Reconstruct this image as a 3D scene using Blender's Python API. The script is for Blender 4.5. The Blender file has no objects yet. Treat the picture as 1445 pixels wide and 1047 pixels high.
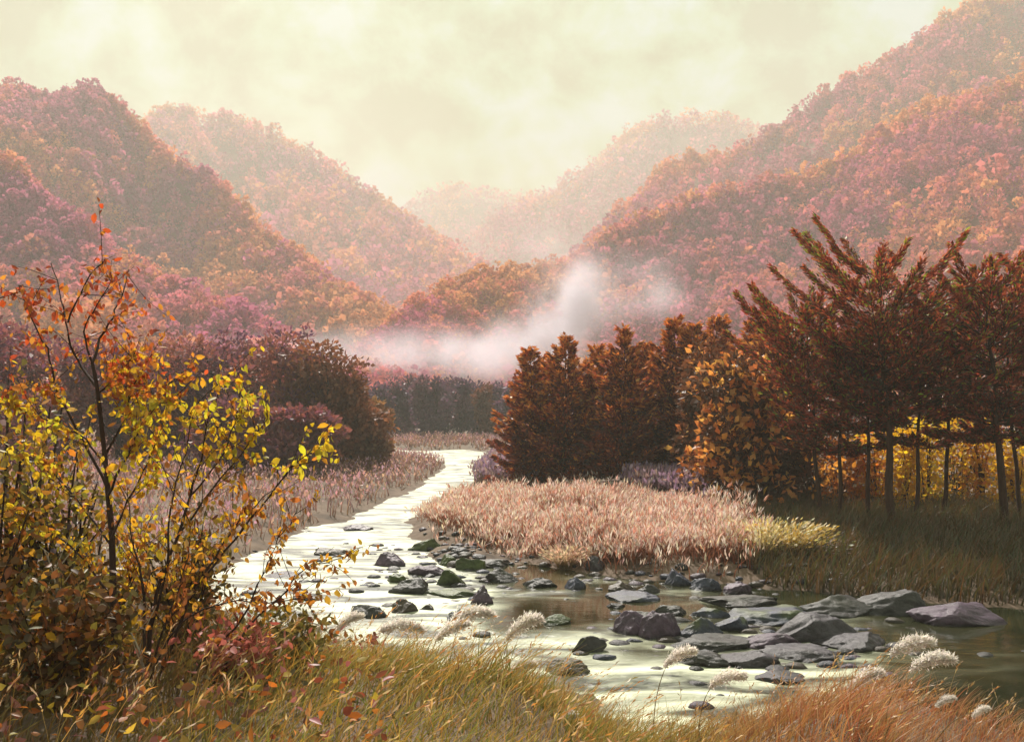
import bpy, math, random
import numpy as np
from mathutils import Vector

C = bpy.context.scene.collection
SC = bpy.context.scene
R = math.radians

# ------------------------------------------------------------------ camera, sky, sun, exposure
FPX, CX, HY, CAMZ = 1405.0, 722.5, 575.0, 4.0
cam = bpy.data.cameras.new("camera"); cam.sensor_width = 36; cam.lens = 36 * FPX / 1445
cam.shift_y = (HY - 523.5) / 1445; cam.clip_start = 0.1; cam.clip_end = 9000
camo = bpy.data.objects.new("camera", cam); C.objects.link(camo)
camo.location = (0, 0, CAMZ); camo.rotation_euler = (R(90), 0, 0); SC.camera = camo
SUN_EL, SUN_AZ = 44.0, -13.0            # the sun stands ahead of the viewer, over the valley
sun = bpy.data.lights.new("sun", 'SUN'); sun.energy = 5.0; sun.angle = R(1.0); sun.color = (1.0, 0.93, 0.84)
suno = bpy.data.objects.new("sun", sun); C.objects.link(suno)
sd = Vector((math.sin(R(SUN_AZ)) * math.cos(R(SUN_EL)), math.cos(R(SUN_AZ)) * math.cos(R(SUN_EL)), math.sin(R(SUN_EL))))
suno.rotation_euler = sd.to_track_quat('Z', 'Y').to_euler()

wd = bpy.data.worlds.new("World"); SC.world = wd; wd.use_nodes = True
nt = wd.node_tree; N = nt.nodes; L = nt.links; N.clear()
out = N.new('ShaderNodeOutputWorld'); mixs = N.new('ShaderNodeMixShader')
sky = N.new('ShaderNodeTexSky'); sky.sky_type = 'NISHITA'; sky.sun_disc = False
sky.sun_elevation = R(SUN_EL); sky.sun_rotation = R(SUN_AZ); sky.dust_density = 4.0; sky.air_density = 1.4
b1 = N.new('ShaderNodeBackground'); b1.inputs[1].default_value = 0.1; L.new(sky.outputs[0], b1.inputs[0])
b2 = N.new('ShaderNodeBackground'); b2.inputs[1].default_value = 0.46
tc = N.new('ShaderNodeTexCoord'); mp = N.new('ShaderNodeMapping'); mp.inputs['Scale'].default_value = (1.2, 1.2, 1.35)
L.new(tc.outputs['Generated'], mp.inputs[0])
n1 = N.new('ShaderNodeTexNoise'); n1.inputs['Scale'].default_value = 7.5; n1.inputs['Detail'].default_value = 7; n1.inputs['Roughness'].default_value = .62
n1.inputs['Distortion'].default_value = .15
L.new(mp.outputs[0], n1.inputs[0])
cr = N.new('ShaderNodeValToRGB'); e = cr.color_ramp.elements
e[0].position = .41; e[0].color = (.58, .6, .32, 1); e[1].position = .60; e[1].color = (.86, 1.0, .9, 1)
m_ = cr.color_ramp.elements.new(.5); m_.color = (.72, .88, .52, 1)
L.new(n1.outputs[0], cr.inputs[0]); L.new(cr.outputs[0], b2.inputs[0])
n2 = N.new('ShaderNodeTexNoise'); n2.inputs['Scale'].default_value = 2.1; n2.inputs['Detail'].default_value = 4
L.new(mp.outputs[0], n2.inputs[0])
mr = N.new('ShaderNodeMapRange'); mr.inputs[1].default_value = .35; mr.inputs[2].default_value = .65; mr.inputs[3].default_value = .98; mr.inputs[4].default_value = .84
L.new(n2.outputs[0], mr.inputs[0]); L.new(mr.outputs[0], mixs.inputs[0])
L.new(b1.outputs[0], mixs.inputs[1]); L.new(b2.outputs[0], mixs.inputs[2]); L.new(mixs.outputs[0], out.inputs[0])

SC.view_settings.view_transform = 'Standard'; SC.view_settings.look = 'None'
SC.view_settings.exposure = 0.74; SC.view_settings.gamma = 1.0
try: SC.view_settings.use_curve_mapping = False
except Exception: pass
SC.render.engine = 'CYCLES'
cy = SC.cycles
cy.use_denoising = True; cy.max_bounces = 8; cy.diffuse_bounces = 3; cy.transmission_bounces = 5; cy.volume_bounces = 2
cy.caustics_reflective = False; cy.caustics_refractive = False; cy.sample_clamp_indirect = 6

# ------------------------------------------------------------------ helpers
def gx(x, y, z=0.0):
    """where the sight line through photo pixel (x, y) meets height z"""
    Y = (CAMZ - z) * FPX / (y - HY); return ((x - CX) * Y / FPX, Y)
def p3(x, y, Y):
    return np.array([(x - CX) * Y / FPX, Y, CAMZ - (y - HY) * Y / FPX])

def sstep(a, b, x):
    t = np.clip((x - a) / (b - a), 0, 1); return t * t * (3 - 2 * t)
_perm = np.random.default_rng(11).random((256, 256))
def vnoise(x, y):
    xi = np.floor(x).astype(int); yi = np.floor(y).astype(int); fx = x - xi; fy = y - yi
    fx = fx * fx * (3 - 2 * fx); fy = fy * fy * (3 - 2 * fy)
    a = _perm[xi & 255, yi & 255]; b = _perm[(xi + 1) & 255, yi & 255]; c = _perm[xi & 255, (yi + 1) & 255]; d = _perm[(xi + 1) & 255, (yi + 1) & 255]
    return (a * (1 - fx) + b * fx) * (1 - fy) + (c * (1 - fx) + d * fx) * fy
def fbm(x, y, o=4):
    x = np.asarray(x, float); y = np.asarray(y, float); s = 0; a = .5
    for k in range(o):
        s = s + a * (vnoise(x * 2 ** k + 17.3 * k, y * 2 ** k + 5.1 * k) - .5); a *= .55
    return s * 2

class MB:
    """collects quads and triangles with a colour per vertex, links them as one mesh object"""
    def __init__(s): s.v = []; s.f = []; s.c = []; s.n = 0
    def add(s, v, f, col):
        v = np.asarray(v, float).reshape(-1, 3); f = np.asarray(f, int)
        col = np.asarray(col, float)
        if col.ndim == 1: col = np.tile(col, (len(v), 1))
        s.v.append(v); s.c.append(col[:, :3]); s.f.append(f + s.n); s.n += len(v)
    def build(s, name, mat, parent=None, smooth=False):
        me = bpy.data.meshes.new(name)
        V = np.concatenate(s.v) if s.v else np.zeros((0, 3))
        nl = [f.shape[1] for f in s.f for _ in range(len(f))]
        li = np.concatenate([f.ravel() for f in s.f]) if s.f else np.zeros(0, int)
        tot = np.array(nl, dtype=np.int32); st = np.concatenate([[0], np.cumsum(tot)[:-1]]).astype(np.int32)
        me.vertices.add(len(V)); me.vertices.foreach_set("co", V.astype(np.float32).ravel())
        me.loops.add(len(li)); me.loops.foreach_set("vertex_index", li.astype(np.int32))
        me.polygons.add(len(tot)); me.polygons.foreach_set("loop_start", st); me.polygons.foreach_set("loop_total", tot)
        if smooth: me.polygons.foreach_set("use_smooth", np.ones(len(tot), bool))
        me.update(calc_edges=True)
        ca = me.color_attributes.new("Col", 'FLOAT_COLOR', 'POINT')
        cc = np.ones((len(V), 4), np.float32); cc[:, :3] = np.concatenate(s.c); ca.data.foreach_set("color", cc.ravel())
        o = bpy.data.objects.new(name, me); C.objects.link(o)
        if mat: me.materials.append(mat)
        if parent: o.parent = parent
        return o

def tag(o, label, cat, group=None):
    o["label"] = label; o["category"] = cat
    if group: o["group"] = group
    return o
def thing(name, label, cat, loc, group=None):
    o = bpy.data.objects.new(name, None); o.empty_display_size = .2; C.objects.link(o); o.location = loc
    return tag(o, label, cat, group)
def kind(o, k): o["kind"] = k; return o

def unit(a): return a / np.maximum(np.linalg.norm(a, axis=-1, keepdims=True), 1e-9)
def kites(mb, P, A, Ln, Wd, col, rng, fold=.12, mid=.5):
    """leaves: one folded kite each, from P along A"""
    n = len(P)
    if n == 0: return
    A = unit(A); B = unit(np.cross(A, rng.normal(size=(n, 3)))); Nn = np.cross(A, B)
    Ln = np.broadcast_to(np.asarray(Ln, float), (n,))[:, None]; Wd = np.broadcast_to(np.asarray(Wd, float), (n,))[:, None]
    m = P + A * Ln * mid + Nn * Ln * fold
    V = np.stack([P, m + B * Wd * .5, P + A * Ln, m - B * Wd * .5], 1)
    mb.add(V, np.arange(4 * n).reshape(n, 4), np.repeat(np.broadcast_to(col, (n, 3)), 4, axis=0))
def leaves(mb, P, A, Ln, Wd, col, rng):
    """oval pointed leaves, folded along the midrib and curled towards the tip"""
    n = len(P)
    if n == 0: return
    A = unit(A); B = unit(np.cross(A, rng.normal(size=(n, 3)))); Nn = np.cross(A, B); Ln = np.broadcast_to(np.asarray(Ln, float), (n,))[:, None]; Wd = np.broadcast_to(np.asarray(Wd, float), (n,))[:, None]
    cu = rng.normal(.12, .16, (n, 1)); f = rng.uniform(.02, .16, (n, 1)); pt = lambda a, b: P + A * Ln * a + B * Wd * b + Nn * Ln * (f * abs(b) * 2 - cu * a * a)
    V = np.stack([P, pt(.3, .42), pt(.62, .43), pt(1, 0), pt(.62, -.43), pt(.3, -.42), pt(.45, 0)], 1)
    q = np.array([[0, 6, 2, 1], [6, 3, 2, 2], [0, 5, 4, 6], [6, 4, 3, 3]]); i = np.arange(n)[:, None, None] * 7
    C4 = np.repeat(np.broadcast_to(col, (n, 3))[:, None], 7, 1) * np.array([.8, 1, 1, .85, 1, 1, .92])[None, :, None]
    mb.add(V, (i + q[None, [0, 2]]).reshape(-1, 4), C4.reshape(-1, 3)); off = mb.n - 7 * n
    tri = np.array([[6, 3, 2], [6, 4, 3]]); mb.f.append((i + tri[None]).reshape(-1, 3) + off)
def tube(mb, pts, rad, col, k=6):
    pts = np.asarray(pts, float); n = len(pts); rad = np.broadcast_to(np.asarray(rad, float), (n,))
    T = unit(np.gradient(pts, axis=0)); ref = np.where(np.abs(T[:, 2:3]) > .9, np.array([[1., 0, 0]]), np.array([[0, 0, 1.]]))
    U = unit(np.cross(T, ref)); W = np.cross(T, U); a = np.arange(k) * 2 * math.pi / k
    V = pts[:, None] + rad[:, None, None] * (np.cos(a)[None, :, None] * U[:, None] + np.sin(a)[None, :, None] * W[:, None])
    i = np.arange(n - 1)[:, None] * k; j = np.arange(k)[None]; j2 = (j + 1) % k
    F = np.stack([i + j, i + j2, i + k + j2, i + k + j], -1).reshape(-1, 4)
    mb.add(V, F, col)
def smooth_line(pts, m=4):
    pts = np.asarray(pts, float); n = len(pts); o = []
    for i in range(n - 1):
        a, b, c, d = pts[max(i - 1, 0)], pts[i], pts[i + 1], pts[min(i + 2, n - 1)]
        for t in np.arange(m) / m:
            o.append(.5 * (2 * b + (c - a) * t + (2 * a - 5 * b + 4 * c - d) * t * t + (3 * b - a - 3 * c + d) * t ** 3))
    o.append(pts[-1]); return np.array(o)
def pick(rng, pal, n, var=.18):
    pal = np.asarray(pal, float); c = pal[rng.integers(0, len(pal), n)]
    return np.clip(c * (1 + rng.normal(0, var, (n, 1))) * (1 + rng.normal(0, var * .3, (n, 3))), .004, .9)
def blades(mb, B, h, w, lean, col, rng, tipcol=None, seg=3):
    """grass blades: thin tapering curved strips rooted at B, lean = xy offset of the tip"""
    n = len(B); h = np.broadcast_to(h, (n,)); w = np.broadcast_to(w, (n,))
    a = rng.uniform(0, math.pi, n); S = np.stack([np.cos(a), np.sin(a) * .5, 0 * a], 1) * w[:, None] * .5
    tip = col if tipcol is None else tipcol
    rows = []; cols = []
    for k in range(seg + 1):
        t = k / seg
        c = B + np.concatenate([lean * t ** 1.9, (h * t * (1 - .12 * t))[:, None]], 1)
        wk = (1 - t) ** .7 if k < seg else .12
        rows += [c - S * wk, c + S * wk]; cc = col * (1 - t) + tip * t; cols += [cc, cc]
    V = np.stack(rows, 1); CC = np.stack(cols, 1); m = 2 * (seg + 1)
    q = np.array([[2 * k, 2 * k + 1, 2 * k + 3, 2 * k + 2] for k in range(seg)])
    mb.add(V, (np.arange(n)[:, None, None] * m + q[None]).reshape(-1, 4), CC.reshape(-1, 3))

# ------------------------------------------------------------------ materials
def newmat(name):
    m = bpy.data.materials.new(name); m.use_nodes = True; t = m.node_tree; t.nodes.clear()
    o = t.nodes.new('ShaderNodeOutputMaterial'); return m, t, o
def leafmat(name, trans=.45, tint=(1, .9, .75), gloss=.04):
    m, t, o = newmat(name); n = t.nodes; l = t.links
    a = n.new('ShaderNodeAttribute'); a.attribute_name = "Col"
    no = n.new('ShaderNodeTexNoise'); no.inputs['Scale'].default_value = 6; no.inputs['Detail'].default_value = 3
    g = n.new('ShaderNodeNewGeometry'); l.new(g.outputs['Position'], no.inputs[0])
    mrn = n.new('ShaderNodeMapRange'); mrn.inputs[3].default_value = .7; mrn.inputs[4].default_value = 1.3; l.new(no.outputs[0], mrn.inputs[0])
    mul = n.new('ShaderNodeVectorMath'); mul.operation = 'SCALE'; l.new(a.outputs['Color'], mul.inputs[0]); l.new(mrn.outputs[0], mul.inputs['Scale'])
    d = n.new('ShaderNodeBsdfDiffuse'); l.new(mul.outputs[0], d.inputs[0])
    tr = n.new('ShaderNodeBsdfTranslucent'); m2 = n.new('ShaderNodeVectorMath'); m2.operation = 'MULTIPLY'; m2.inputs[1].default_value = tint
    l.new(mul.outputs[0], m2.inputs[0]); l.new(m2.outputs[0], tr.inputs[0])
    mx = n.new('ShaderNodeMixShader'); mx.inputs[0].default_value = trans; l.new(d.outputs[0], mx.inputs[1]); l.new(tr.outputs[0], mx.inputs[2])
    gl = n.new('ShaderNodeBsdfGlossy'); gl.inputs['Roughness'].default_value = .45
    mg = n.new('ShaderNodeMixShader'); mg.inputs[0].default_value = gloss; l.new(mx.outputs[0], mg.inputs[1]); l.new(gl.outputs[0], mg.inputs[2])
    l.new(mg.outputs[0], o.inputs[0]); return m
def princ(name, ramp, scale, rough=.8, bump=.3, detail=6, attr=False, spec=.3, stretch=(1, 1, 1), coord='Object'):
    m, t, o = newmat(name); n = t.nodes; l = t.links
    p = n.new('ShaderNodeBsdfPrincipled'); p.inputs['Roughness'].default_value = rough; p.inputs['Specular IOR Level'].default_value = spec
    tcx = n.new('ShaderNodeTexCoord'); mpn = n.new('ShaderNodeMapping'); mpn.inputs['Scale'].default_value = stretch; l.new(tcx.outputs[coord], mpn.inputs[0])
    no = n.new('ShaderNodeTexNoise'); no.inputs['Scale'].default_value = scale; no.inputs['Detail'].default_value = detail; no.inputs['Roughness'].default_value = .62
    l.new(mpn.outputs[0], no.inputs[0])
    r = n.new('ShaderNodeValToRGB'); el = r.color_ramp.elements
    el[0].position, el[0].color = ramp[0][0], (*ramp[0][1], 1); el[1].position, el[1].color = ramp[-1][0], (*ramp[-1][1], 1)
    for pp, cc in ramp[1:-1]: x = el.new(pp); x.color = (*cc, 1)
    l.new(no.outputs[0], r.inputs[0]); src = r.outputs[0]
    if attr:
        a = n.new('ShaderNodeAttribute'); a.attribute_name = "Col"
        mm = n.new('ShaderNodeVectorMath'); mm.operation = 'MULTIPLY'; l.new(src, mm.inputs[0]); l.new(a.outputs['Color'], mm.inputs[1]); src = mm.outputs[0]
    l.new(src, p.inputs['Base Color'])
    if bump:
        b = n.new('ShaderNodeBump'); b.inputs['Strength'].default_value = bump; b.inputs['Distance'].default_value = .05; l.new(no.outputs[0], b.inputs['Height']); l.new(b.outputs[0], p.inputs['Normal'])
    l.new(p.outputs[0], o.inputs[0]); return m
M_LEAF = leafmat("autumn_leaf", .5)
M_THIN = leafmat("thin_leaf", .66, (1, .95, .8))
M_NEEDLE = leafmat("needle_foliage", .35, (1, .75, .55))
M_FOREST = leafmat("hill_forest_leaf", .42, (1, .85, .66), .0)
M_GRASS = leafmat("grass_blade", .45, (1, .92, .7), .05)
M_PLUME = leafmat("seed_plume", .62, (1, .95, .88), .0)
M_BARK = princ("bark", [(.3, (.5, .45, .42)), (.7, (1.3, 1.2, 1.1))], 14, .85, .5, attr=True, stretch=(1, 1, .25))
M_ROCK = None

# ------------------------------------------------------------------ ground and river
RIV_PX = [(712, 643), (692, 655), (668, 676), (652, 692), (604, 712), (584, 735), (572, 758), (610, 772), (660, 778), (720, 787), (800, 806),
          (900, 818), (1000, 820), (1100, 832), (1200, 842), (1300, 850), (1445, 858), (1750, 880), (1750, 1035), (1445, 1050), (1330, 1012), (1230, 990), (1165, 1000), (1110, 1015),
          (1040, 1050), (930, 1055), (840, 1015), (790, 985), (700, 962), (590, 945), (500, 925), (420, 905), (340, 880), (270, 850), (285, 815), (330, 796), (390, 768), (430, 748), (490, 732), (540, 708),
          (584, 690), (612, 672), (632, 655), (606, 647), (540, 642), (505, 640), (520, 634), (600, 636), (660, 634)]
RIV = np.array([gx(x, y) for x, y in RIV_PX])
def riv_sd(X, Y):
    """distance to the river's edge: positive on land, negative in the river"""
    X = np.asarray(X, float); Y = np.asarray(Y, float); shp = X.shape; X = X.ravel(); Y = Y.ravel()
    d = np.full(X.shape, 1e9); ins = np.zeros(X.shape, bool); n = len(RIV)
    for i in range(n):
        ax, ay = RIV[i]; bx, by = RIV[(i + 1) % n]; ex, ey = bx - ax, by - ay
        t = np.clip(((X - ax) * ex + (Y - ay) * ey) / (ex * ex + ey * ey + 1e-9), 0, 1)
        d = np.minimum(d, (X - ax - t * ex) ** 2 + (Y - ay - t * ey) ** 2)
        c = ((ay > Y) != (by > Y)) & (X < (bx - ax) * (Y - ay) / (by - ay + 1e-12) + ax); ins ^= c
    d = np.sqrt(d); return np.where(ins, -d, d).reshape(shp)
def ground_z(X, Y):
    X = np.asarray(X, float); Y = np.asarray(Y, float)
    d = riv_sd(X, Y) + fbm(X * .6, Y * .6, 3) * .5
    land = .38 * sstep(-.7, 1.6, d) + .25 * sstep(2, 12, d)
    bed = -.55 * sstep(0, 2.5, -d) - .02
    sh = np.maximum(np.exp(-(((X - (-1.55)) + .12 * (Y - 25)) / 1.1) ** 2 - ((Y - 25.2) / 2.6) ** 2), np.exp(-((X - 4.2) / 1.9) ** 2 - ((Y - 16.8) / 1.2) ** 2))
    bed = bed + sh * (.46 + .16 * fbm(X * 1.6, Y * 1.6, 3))
    near = (sstep(15, 8, Y) * sstep(0, 4.2, d) * 1.35 + sstep(8, 3, Y) * .35) * (1 - .62 * np.exp(-((X - 1.35) / .95) ** 2) * sstep(3.5, 6.5, Y)) * (1 - .97 * sstep(.33, .44, X / np.maximum(Y, 3)) * sstep(3, 6, Y))
    z = np.where(d > -.1, land - .06, bed) + near
    far = sstep(60, 200, Y)
    return z + fbm(X * .25, Y * .25, 4) * .22 * sstep(-.5, 2, d) * (1 - .5 * far) + fbm(X * 1.7 + 9, Y * 1.7, 3) * .07
def axis(dense_lo, dense_hi, step, lo, hi, g=1.12):
    a = list(np.arange(dense_lo, dense_hi, step)); s = step; x = a[-1]
    while x < hi: s *= g; x += s; a.append(x)
    s = step; x = a[0]
    while x > lo: s *= g; x -= s; a.insert(0, x)
    return np.array(a)
xs = axis(-12, 17, .16, -2000, 2000, 1.07); ys = axis(4, 34, .16, -60, 1950, 1.05)
GX, GY = np.meshgrid(xs, ys); GZ = ground_z(GX, GY)
mb = MB(); nx = len(xs); ny = len(ys)
ii = (np.arange(ny - 1)[:, None] * nx + np.arange(nx - 1)[None]).ravel()
mb.add(np.stack([GX, GY, GZ], -1).reshape(-1, 3), np.stack([ii, ii + 1, ii + nx + 1, ii + nx], 1), (1, 1, 1))
M_GROUND = princ("ground_soil", [(.3, (.045, .03, .022)), (.5, (.13, .085, .06)), (.62, (.16, .11, .08)), (.75, (.2, .125, .12))], .9, .9, .6, 9)
kind(mb.build("ground", M_GROUND, smooth=True), "structure")

def water_mat():
    m, t, o = newmat("river_water"); n = t.nodes; l = t.links
    p = n.new('ShaderNodeBsdfPrincipled'); p.inputs['IOR'].default_value = 1.33
    tcx = n.new('ShaderNodeTexCoord')
    def noise(sc, st, det=4, dist=0.):
        mpn = n.new('ShaderNodeMapping'); mpn.inputs['Scale'].default_value = st; mpn.inputs['Rotation'].default_value = (0, 0, R(18)); l.new(tcx.outputs['Object'], mpn.inputs[0])
        x = n.new('ShaderNodeTexNoise'); x.inputs['Scale'].default_value = sc; x.inputs['Detail'].default_value = det; x.inputs['Distortion'].default_value = dist
        l.new(mpn.outputs[0], x.inputs[0]); return x
    bedn = noise(.5, (1, 1, 1), 6)
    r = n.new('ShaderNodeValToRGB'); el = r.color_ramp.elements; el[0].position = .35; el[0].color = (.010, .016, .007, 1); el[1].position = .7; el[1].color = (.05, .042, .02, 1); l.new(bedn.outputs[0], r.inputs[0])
    fo = noise(.8, (.6, 1.5, 1), 9, 1.2); fr = n.new('ShaderNodeMapRange'); fr.inputs[1].default_value = .40; fr.inputs[2].default_value = .66; l.new(fo.outputs[0], fr.inputs[0])
    at = n.new('ShaderNodeAttribute'); at.attribute_name = "Col"        # how broken the surface is: riffles, low where tree shade is painted
    sep = n.new('ShaderNodeSeparateColor'); l.new(at.outputs['Color'], sep.inputs[0])
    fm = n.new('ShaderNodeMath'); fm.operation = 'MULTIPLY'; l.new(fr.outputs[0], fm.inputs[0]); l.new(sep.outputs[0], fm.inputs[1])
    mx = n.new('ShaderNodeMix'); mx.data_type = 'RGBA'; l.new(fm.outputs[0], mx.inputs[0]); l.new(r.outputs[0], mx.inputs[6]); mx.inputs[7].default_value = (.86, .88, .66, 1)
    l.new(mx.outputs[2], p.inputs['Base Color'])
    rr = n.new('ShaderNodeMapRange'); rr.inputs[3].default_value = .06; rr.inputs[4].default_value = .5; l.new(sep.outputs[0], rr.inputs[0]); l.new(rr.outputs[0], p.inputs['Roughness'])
    w1 = noise(2.6, (.7, 1.4, 1), 7, .8); w2 = noise(9, (.5, 1.4, 1), 3)
    b1_ = n.new('ShaderNodeBump'); b1_.inputs['Distance'].default_value = .12; l.new(w1.outputs[0], b1_.inputs['Height'])
    bs = n.new('ShaderNodeMapRange'); bs.inputs[3].default_value = .03; bs.inputs[4].default_value = .7; l.new(sep.outputs[0], bs.inputs[0]); l.new(bs.outputs[0], b1_.inputs['Strength'])
    b2_ = n.new('ShaderNodeBump'); b2_.inputs['Distance'].default_value = .03; l.new(bs.outputs[0], b2_.inputs['Strength']); l.new(w2.outputs[0], b2_.inputs['Height']); l.new(b1_.outputs[0], b2_.inputs['Normal'])
    l.new(b2_.outputs[0], p.inputs['Normal']); l.new(p.outputs[0], o.inputs[0]); return m
M_WATER = water_mat()
wx = np.arange(-16, 22, .22); wy = np.concatenate([np.arange(8, 34, .22), np.arange(34, 100, .8)])
WX, WY = np.meshgrid(wx, wy)
wpx = CX + WX / WY * FPX; wpy = HY + CAMZ * FPX / WY; wob = 60 * fbm(WX * .5, WY * .5, 3)     # reach under the right bank kept still and dark, painting in tree shade
calm_shade = np.maximum(sstep(640, 720, wpx + wob) * sstep(775, 790, wpy) * sstep(905, 880, wpy + wob * .3), sstep(860, 930, wpx + wob) * sstep(860, 880, wpy) * sstep(955, 925, wpy + wob * .3))
calm_shade = np.maximum(calm_shade, sstep(1200, 1270, wpx + wob)); rif = np.clip(1.0 - calm_shade, .0, 1)
rif = np.clip(rif + .3 * fbm(WX * .4, WY * .4, 3) * (1 - calm_shade) + .22 * np.clip(fbm(WX * .5, WY * 2.4, 3) - .25, 0, 1) + 1.5 * np.clip(fbm(WX * .8 + 7, WY * 2.6, 4) - .12, 0, 1) * sstep(840, 900, wpx) * sstep(1260, 1180, wpx) * sstep(855, 870, wpy) * sstep(985, 960, wpy), 0, 1)
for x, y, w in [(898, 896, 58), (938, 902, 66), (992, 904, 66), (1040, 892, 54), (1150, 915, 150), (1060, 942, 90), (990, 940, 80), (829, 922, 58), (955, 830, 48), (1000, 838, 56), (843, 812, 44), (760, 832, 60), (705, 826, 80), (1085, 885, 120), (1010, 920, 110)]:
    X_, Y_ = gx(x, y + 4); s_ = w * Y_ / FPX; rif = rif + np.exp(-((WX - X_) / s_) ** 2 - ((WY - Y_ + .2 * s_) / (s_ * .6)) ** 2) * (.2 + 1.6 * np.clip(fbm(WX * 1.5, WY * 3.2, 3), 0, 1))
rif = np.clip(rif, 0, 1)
mb = MB(); nx = len(wx); ny = len(wy); ii = (np.arange(ny - 1)[:, None] * nx + np.arange(nx - 1)[None]).ravel()
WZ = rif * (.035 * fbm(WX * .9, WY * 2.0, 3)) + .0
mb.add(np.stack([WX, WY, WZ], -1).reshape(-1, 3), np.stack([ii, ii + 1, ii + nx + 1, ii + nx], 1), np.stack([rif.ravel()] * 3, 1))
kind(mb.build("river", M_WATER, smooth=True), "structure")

# ------------------------------------------------------------------ hills and the woods on them
M_HILL = princ("hill_soil", [(.3, (.14, .06, .05)), (.7, (.3, .14, .11))], .05, .95, 0)
def hill(ridge, foot, back, forest_n, tree_h, pal, seed, spur=.22, faces=40, crown=.3, vmin=.0, lf=.72):
    """ridge: (photo x, photo y, distance); foot and back: how far before and behind the ridge the slope runs, in metres"""
    rng = np.random.default_rng(seed)
    rp = np.array([[*p3(x, y, Y)] for x, y, Y in ridge]); rp = smooth_line(rp, 10); n = len(rp)
    seg = np.concatenate([[0], np.cumsum(np.linalg.norm(np.diff(rp[:, :2], axis=0), axis=1))])
    def surf(u, v):
        x = np.interp(u, np.linspace(0, 1, n), rp[:, 0]); y = np.interp(u, np.linspace(0, 1, n), rp[:, 1]); z = np.interp(u, np.linspace(0, 1, n), rp[:, 2])
        s = np.interp(u, np.linspace(0, 1, n), seg); f = foot if np.isscalar(foot) else np.interp(u, [0, 1], foot)
        yy = np.where(v <= 1, y - f * (1 - v), y + back * (v - 1))
        prof = np.where(v <= 1, np.clip(v, 0, 1) ** 1.12, np.clip(1 - (v - 1), 0, 1) ** 1.2)
        xx = x * (1 + (yy - y) / y * .55)
        sp = fbm(s / 85. + seed, v * 1.3 + seed, 4) * spur * z * np.clip(v * (1.05 - np.minimum(v, 1)) * 4, 0, 1)
        zz = z * prof + sp + fbm(xx / 18., yy / 18., 3) * 2.0 * (np.abs(1 - v) > .03)
        return np.stack([xx, yy, zz - 2.0 * (1 - np.clip(v, 0, 1))], -1)
    U, Vv = np.meshgrid(np.linspace(0, 1, 110), np.concatenate([np.linspace(0, 1, 60), np.linspace(1.06, 2, 14)]))
    P = surf(U, Vv); h, w = U.shape; ii = (np.arange(h - 1)[:, None] * w + np.arange(w - 1)[None]).ravel()
    m1 = MB(); m1.add(P.reshape(-1, 3), np.stack([ii, ii + 1, ii + w + 1, ii + w], 1), (1, 1, 1)); kind(m1.build("hill", M_HILL, smooth=True), "structure")
    u = rng.uniform(0, 1, forest_n); v = np.concatenate([rng.uniform(vmin, 1.10, int(forest_n * .9)), rng.normal(1.0, .015, forest_n - int(forest_n * .9))])
    T = surf(u, v); H = tree_h * np.clip(rng.lognormal(-.08, .27, forest_n), .4, 1.6); Wd = H * crown * np.clip(rng.lognormal(0, .24, forest_n), .5, 1.6)
    k = rng.integers(0, len(pal), forest_n); cn = fbm(T[:, 0] / 45 + 3, (T[:, 1] + T[:, 2]) / 45, 3) * .9 + .46 + .22 * (np.abs(v - 1) < .035)  # trees along the ridge shifted to orange, painting in the backlit rim
    palA = np.array(pal); k = np.clip((cn * len(pal) + rng.normal(0, .9, forest_n)).astype(int), 0, len(pal) - 1)
    col = palA[k] * (1 + rng.normal(0, .11, (forest_n, 1)))
    t = np.repeat(np.arange(forest_n), faces); m = len(t)
    a = rng.uniform(0, 2 * math.pi, m); zz = rng.uniform(0, 1, m) ** .85
    rr = Wd[t] * np.sqrt(np.clip(1 - (zz * 1.25 - .25) ** 2, 0.02, 1)) * rng.uniform(.55, 1.05, m)
    lump = rng.uniform(.75, 1.25, (forest_n, 7)); rr *= lump[t, (a / (2 * math.pi) * 7).astype(int) % 7]
    Q = T[t] + np.stack([np.cos(a) * rr, np.sin(a) * rr, H[t] * (.16 + .84 * zz)], 1)
    A = np.stack([np.cos(a), np.sin(a), rng.normal(.45, .5, m)], 1) + rng.normal(0, .45, (m, 3))
    Ln = Wd[t] * rng.uniform(.5, .95, m) * lf
    m2 = MB(); kites(m2, Q - unit(A) * Ln[:, None] * .5, A, Ln, Ln * .8, np.clip(col[t] * (1 + rng.normal(0, .09, (m, 1))), .01, .9), rng)
    return kind(m2.build("hill_forest", M_FOREST), "stuff")
PINK = [(.48, .13, .27), (.56, .17, .3), (.62, .2, .24), (.68, .26, .2), (.72, .36, .18)]
PINKM = [(.48, .15, .32), (.55, .18, .36), (.62, .21, .31), (.68, .26, .25), (.72, .35, .2)]
hill([(-700, 330, 330), (-350, 250, 360), (-120, 175, 400), (0, 152, 420), (45, 160, 425), (75, 172, 428), (105, 156, 425), (150, 158, 420), (190, 196, 410), (240, 236, 400), (300, 276, 385), (340, 318, 370), (380, 358, 355), (430, 392, 340), (480, 430, 325), (540, 470, 305), (610, 520, 280)],
     (230, 60), 160, 8500, 6.8, PINKM, 3)
hill([(-500, 420, 210), (-250, 330, 235), (-60, 262, 262), (10, 268, 268), (50, 300, 265), (110, 352, 255), (190, 410, 240), (270, 455, 225), (350, 500, 205), (400, 540, 190)], (110, 45), 110, 3600, 7.0, PINKM, 5, .15, 90, lf=.48)
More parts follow.
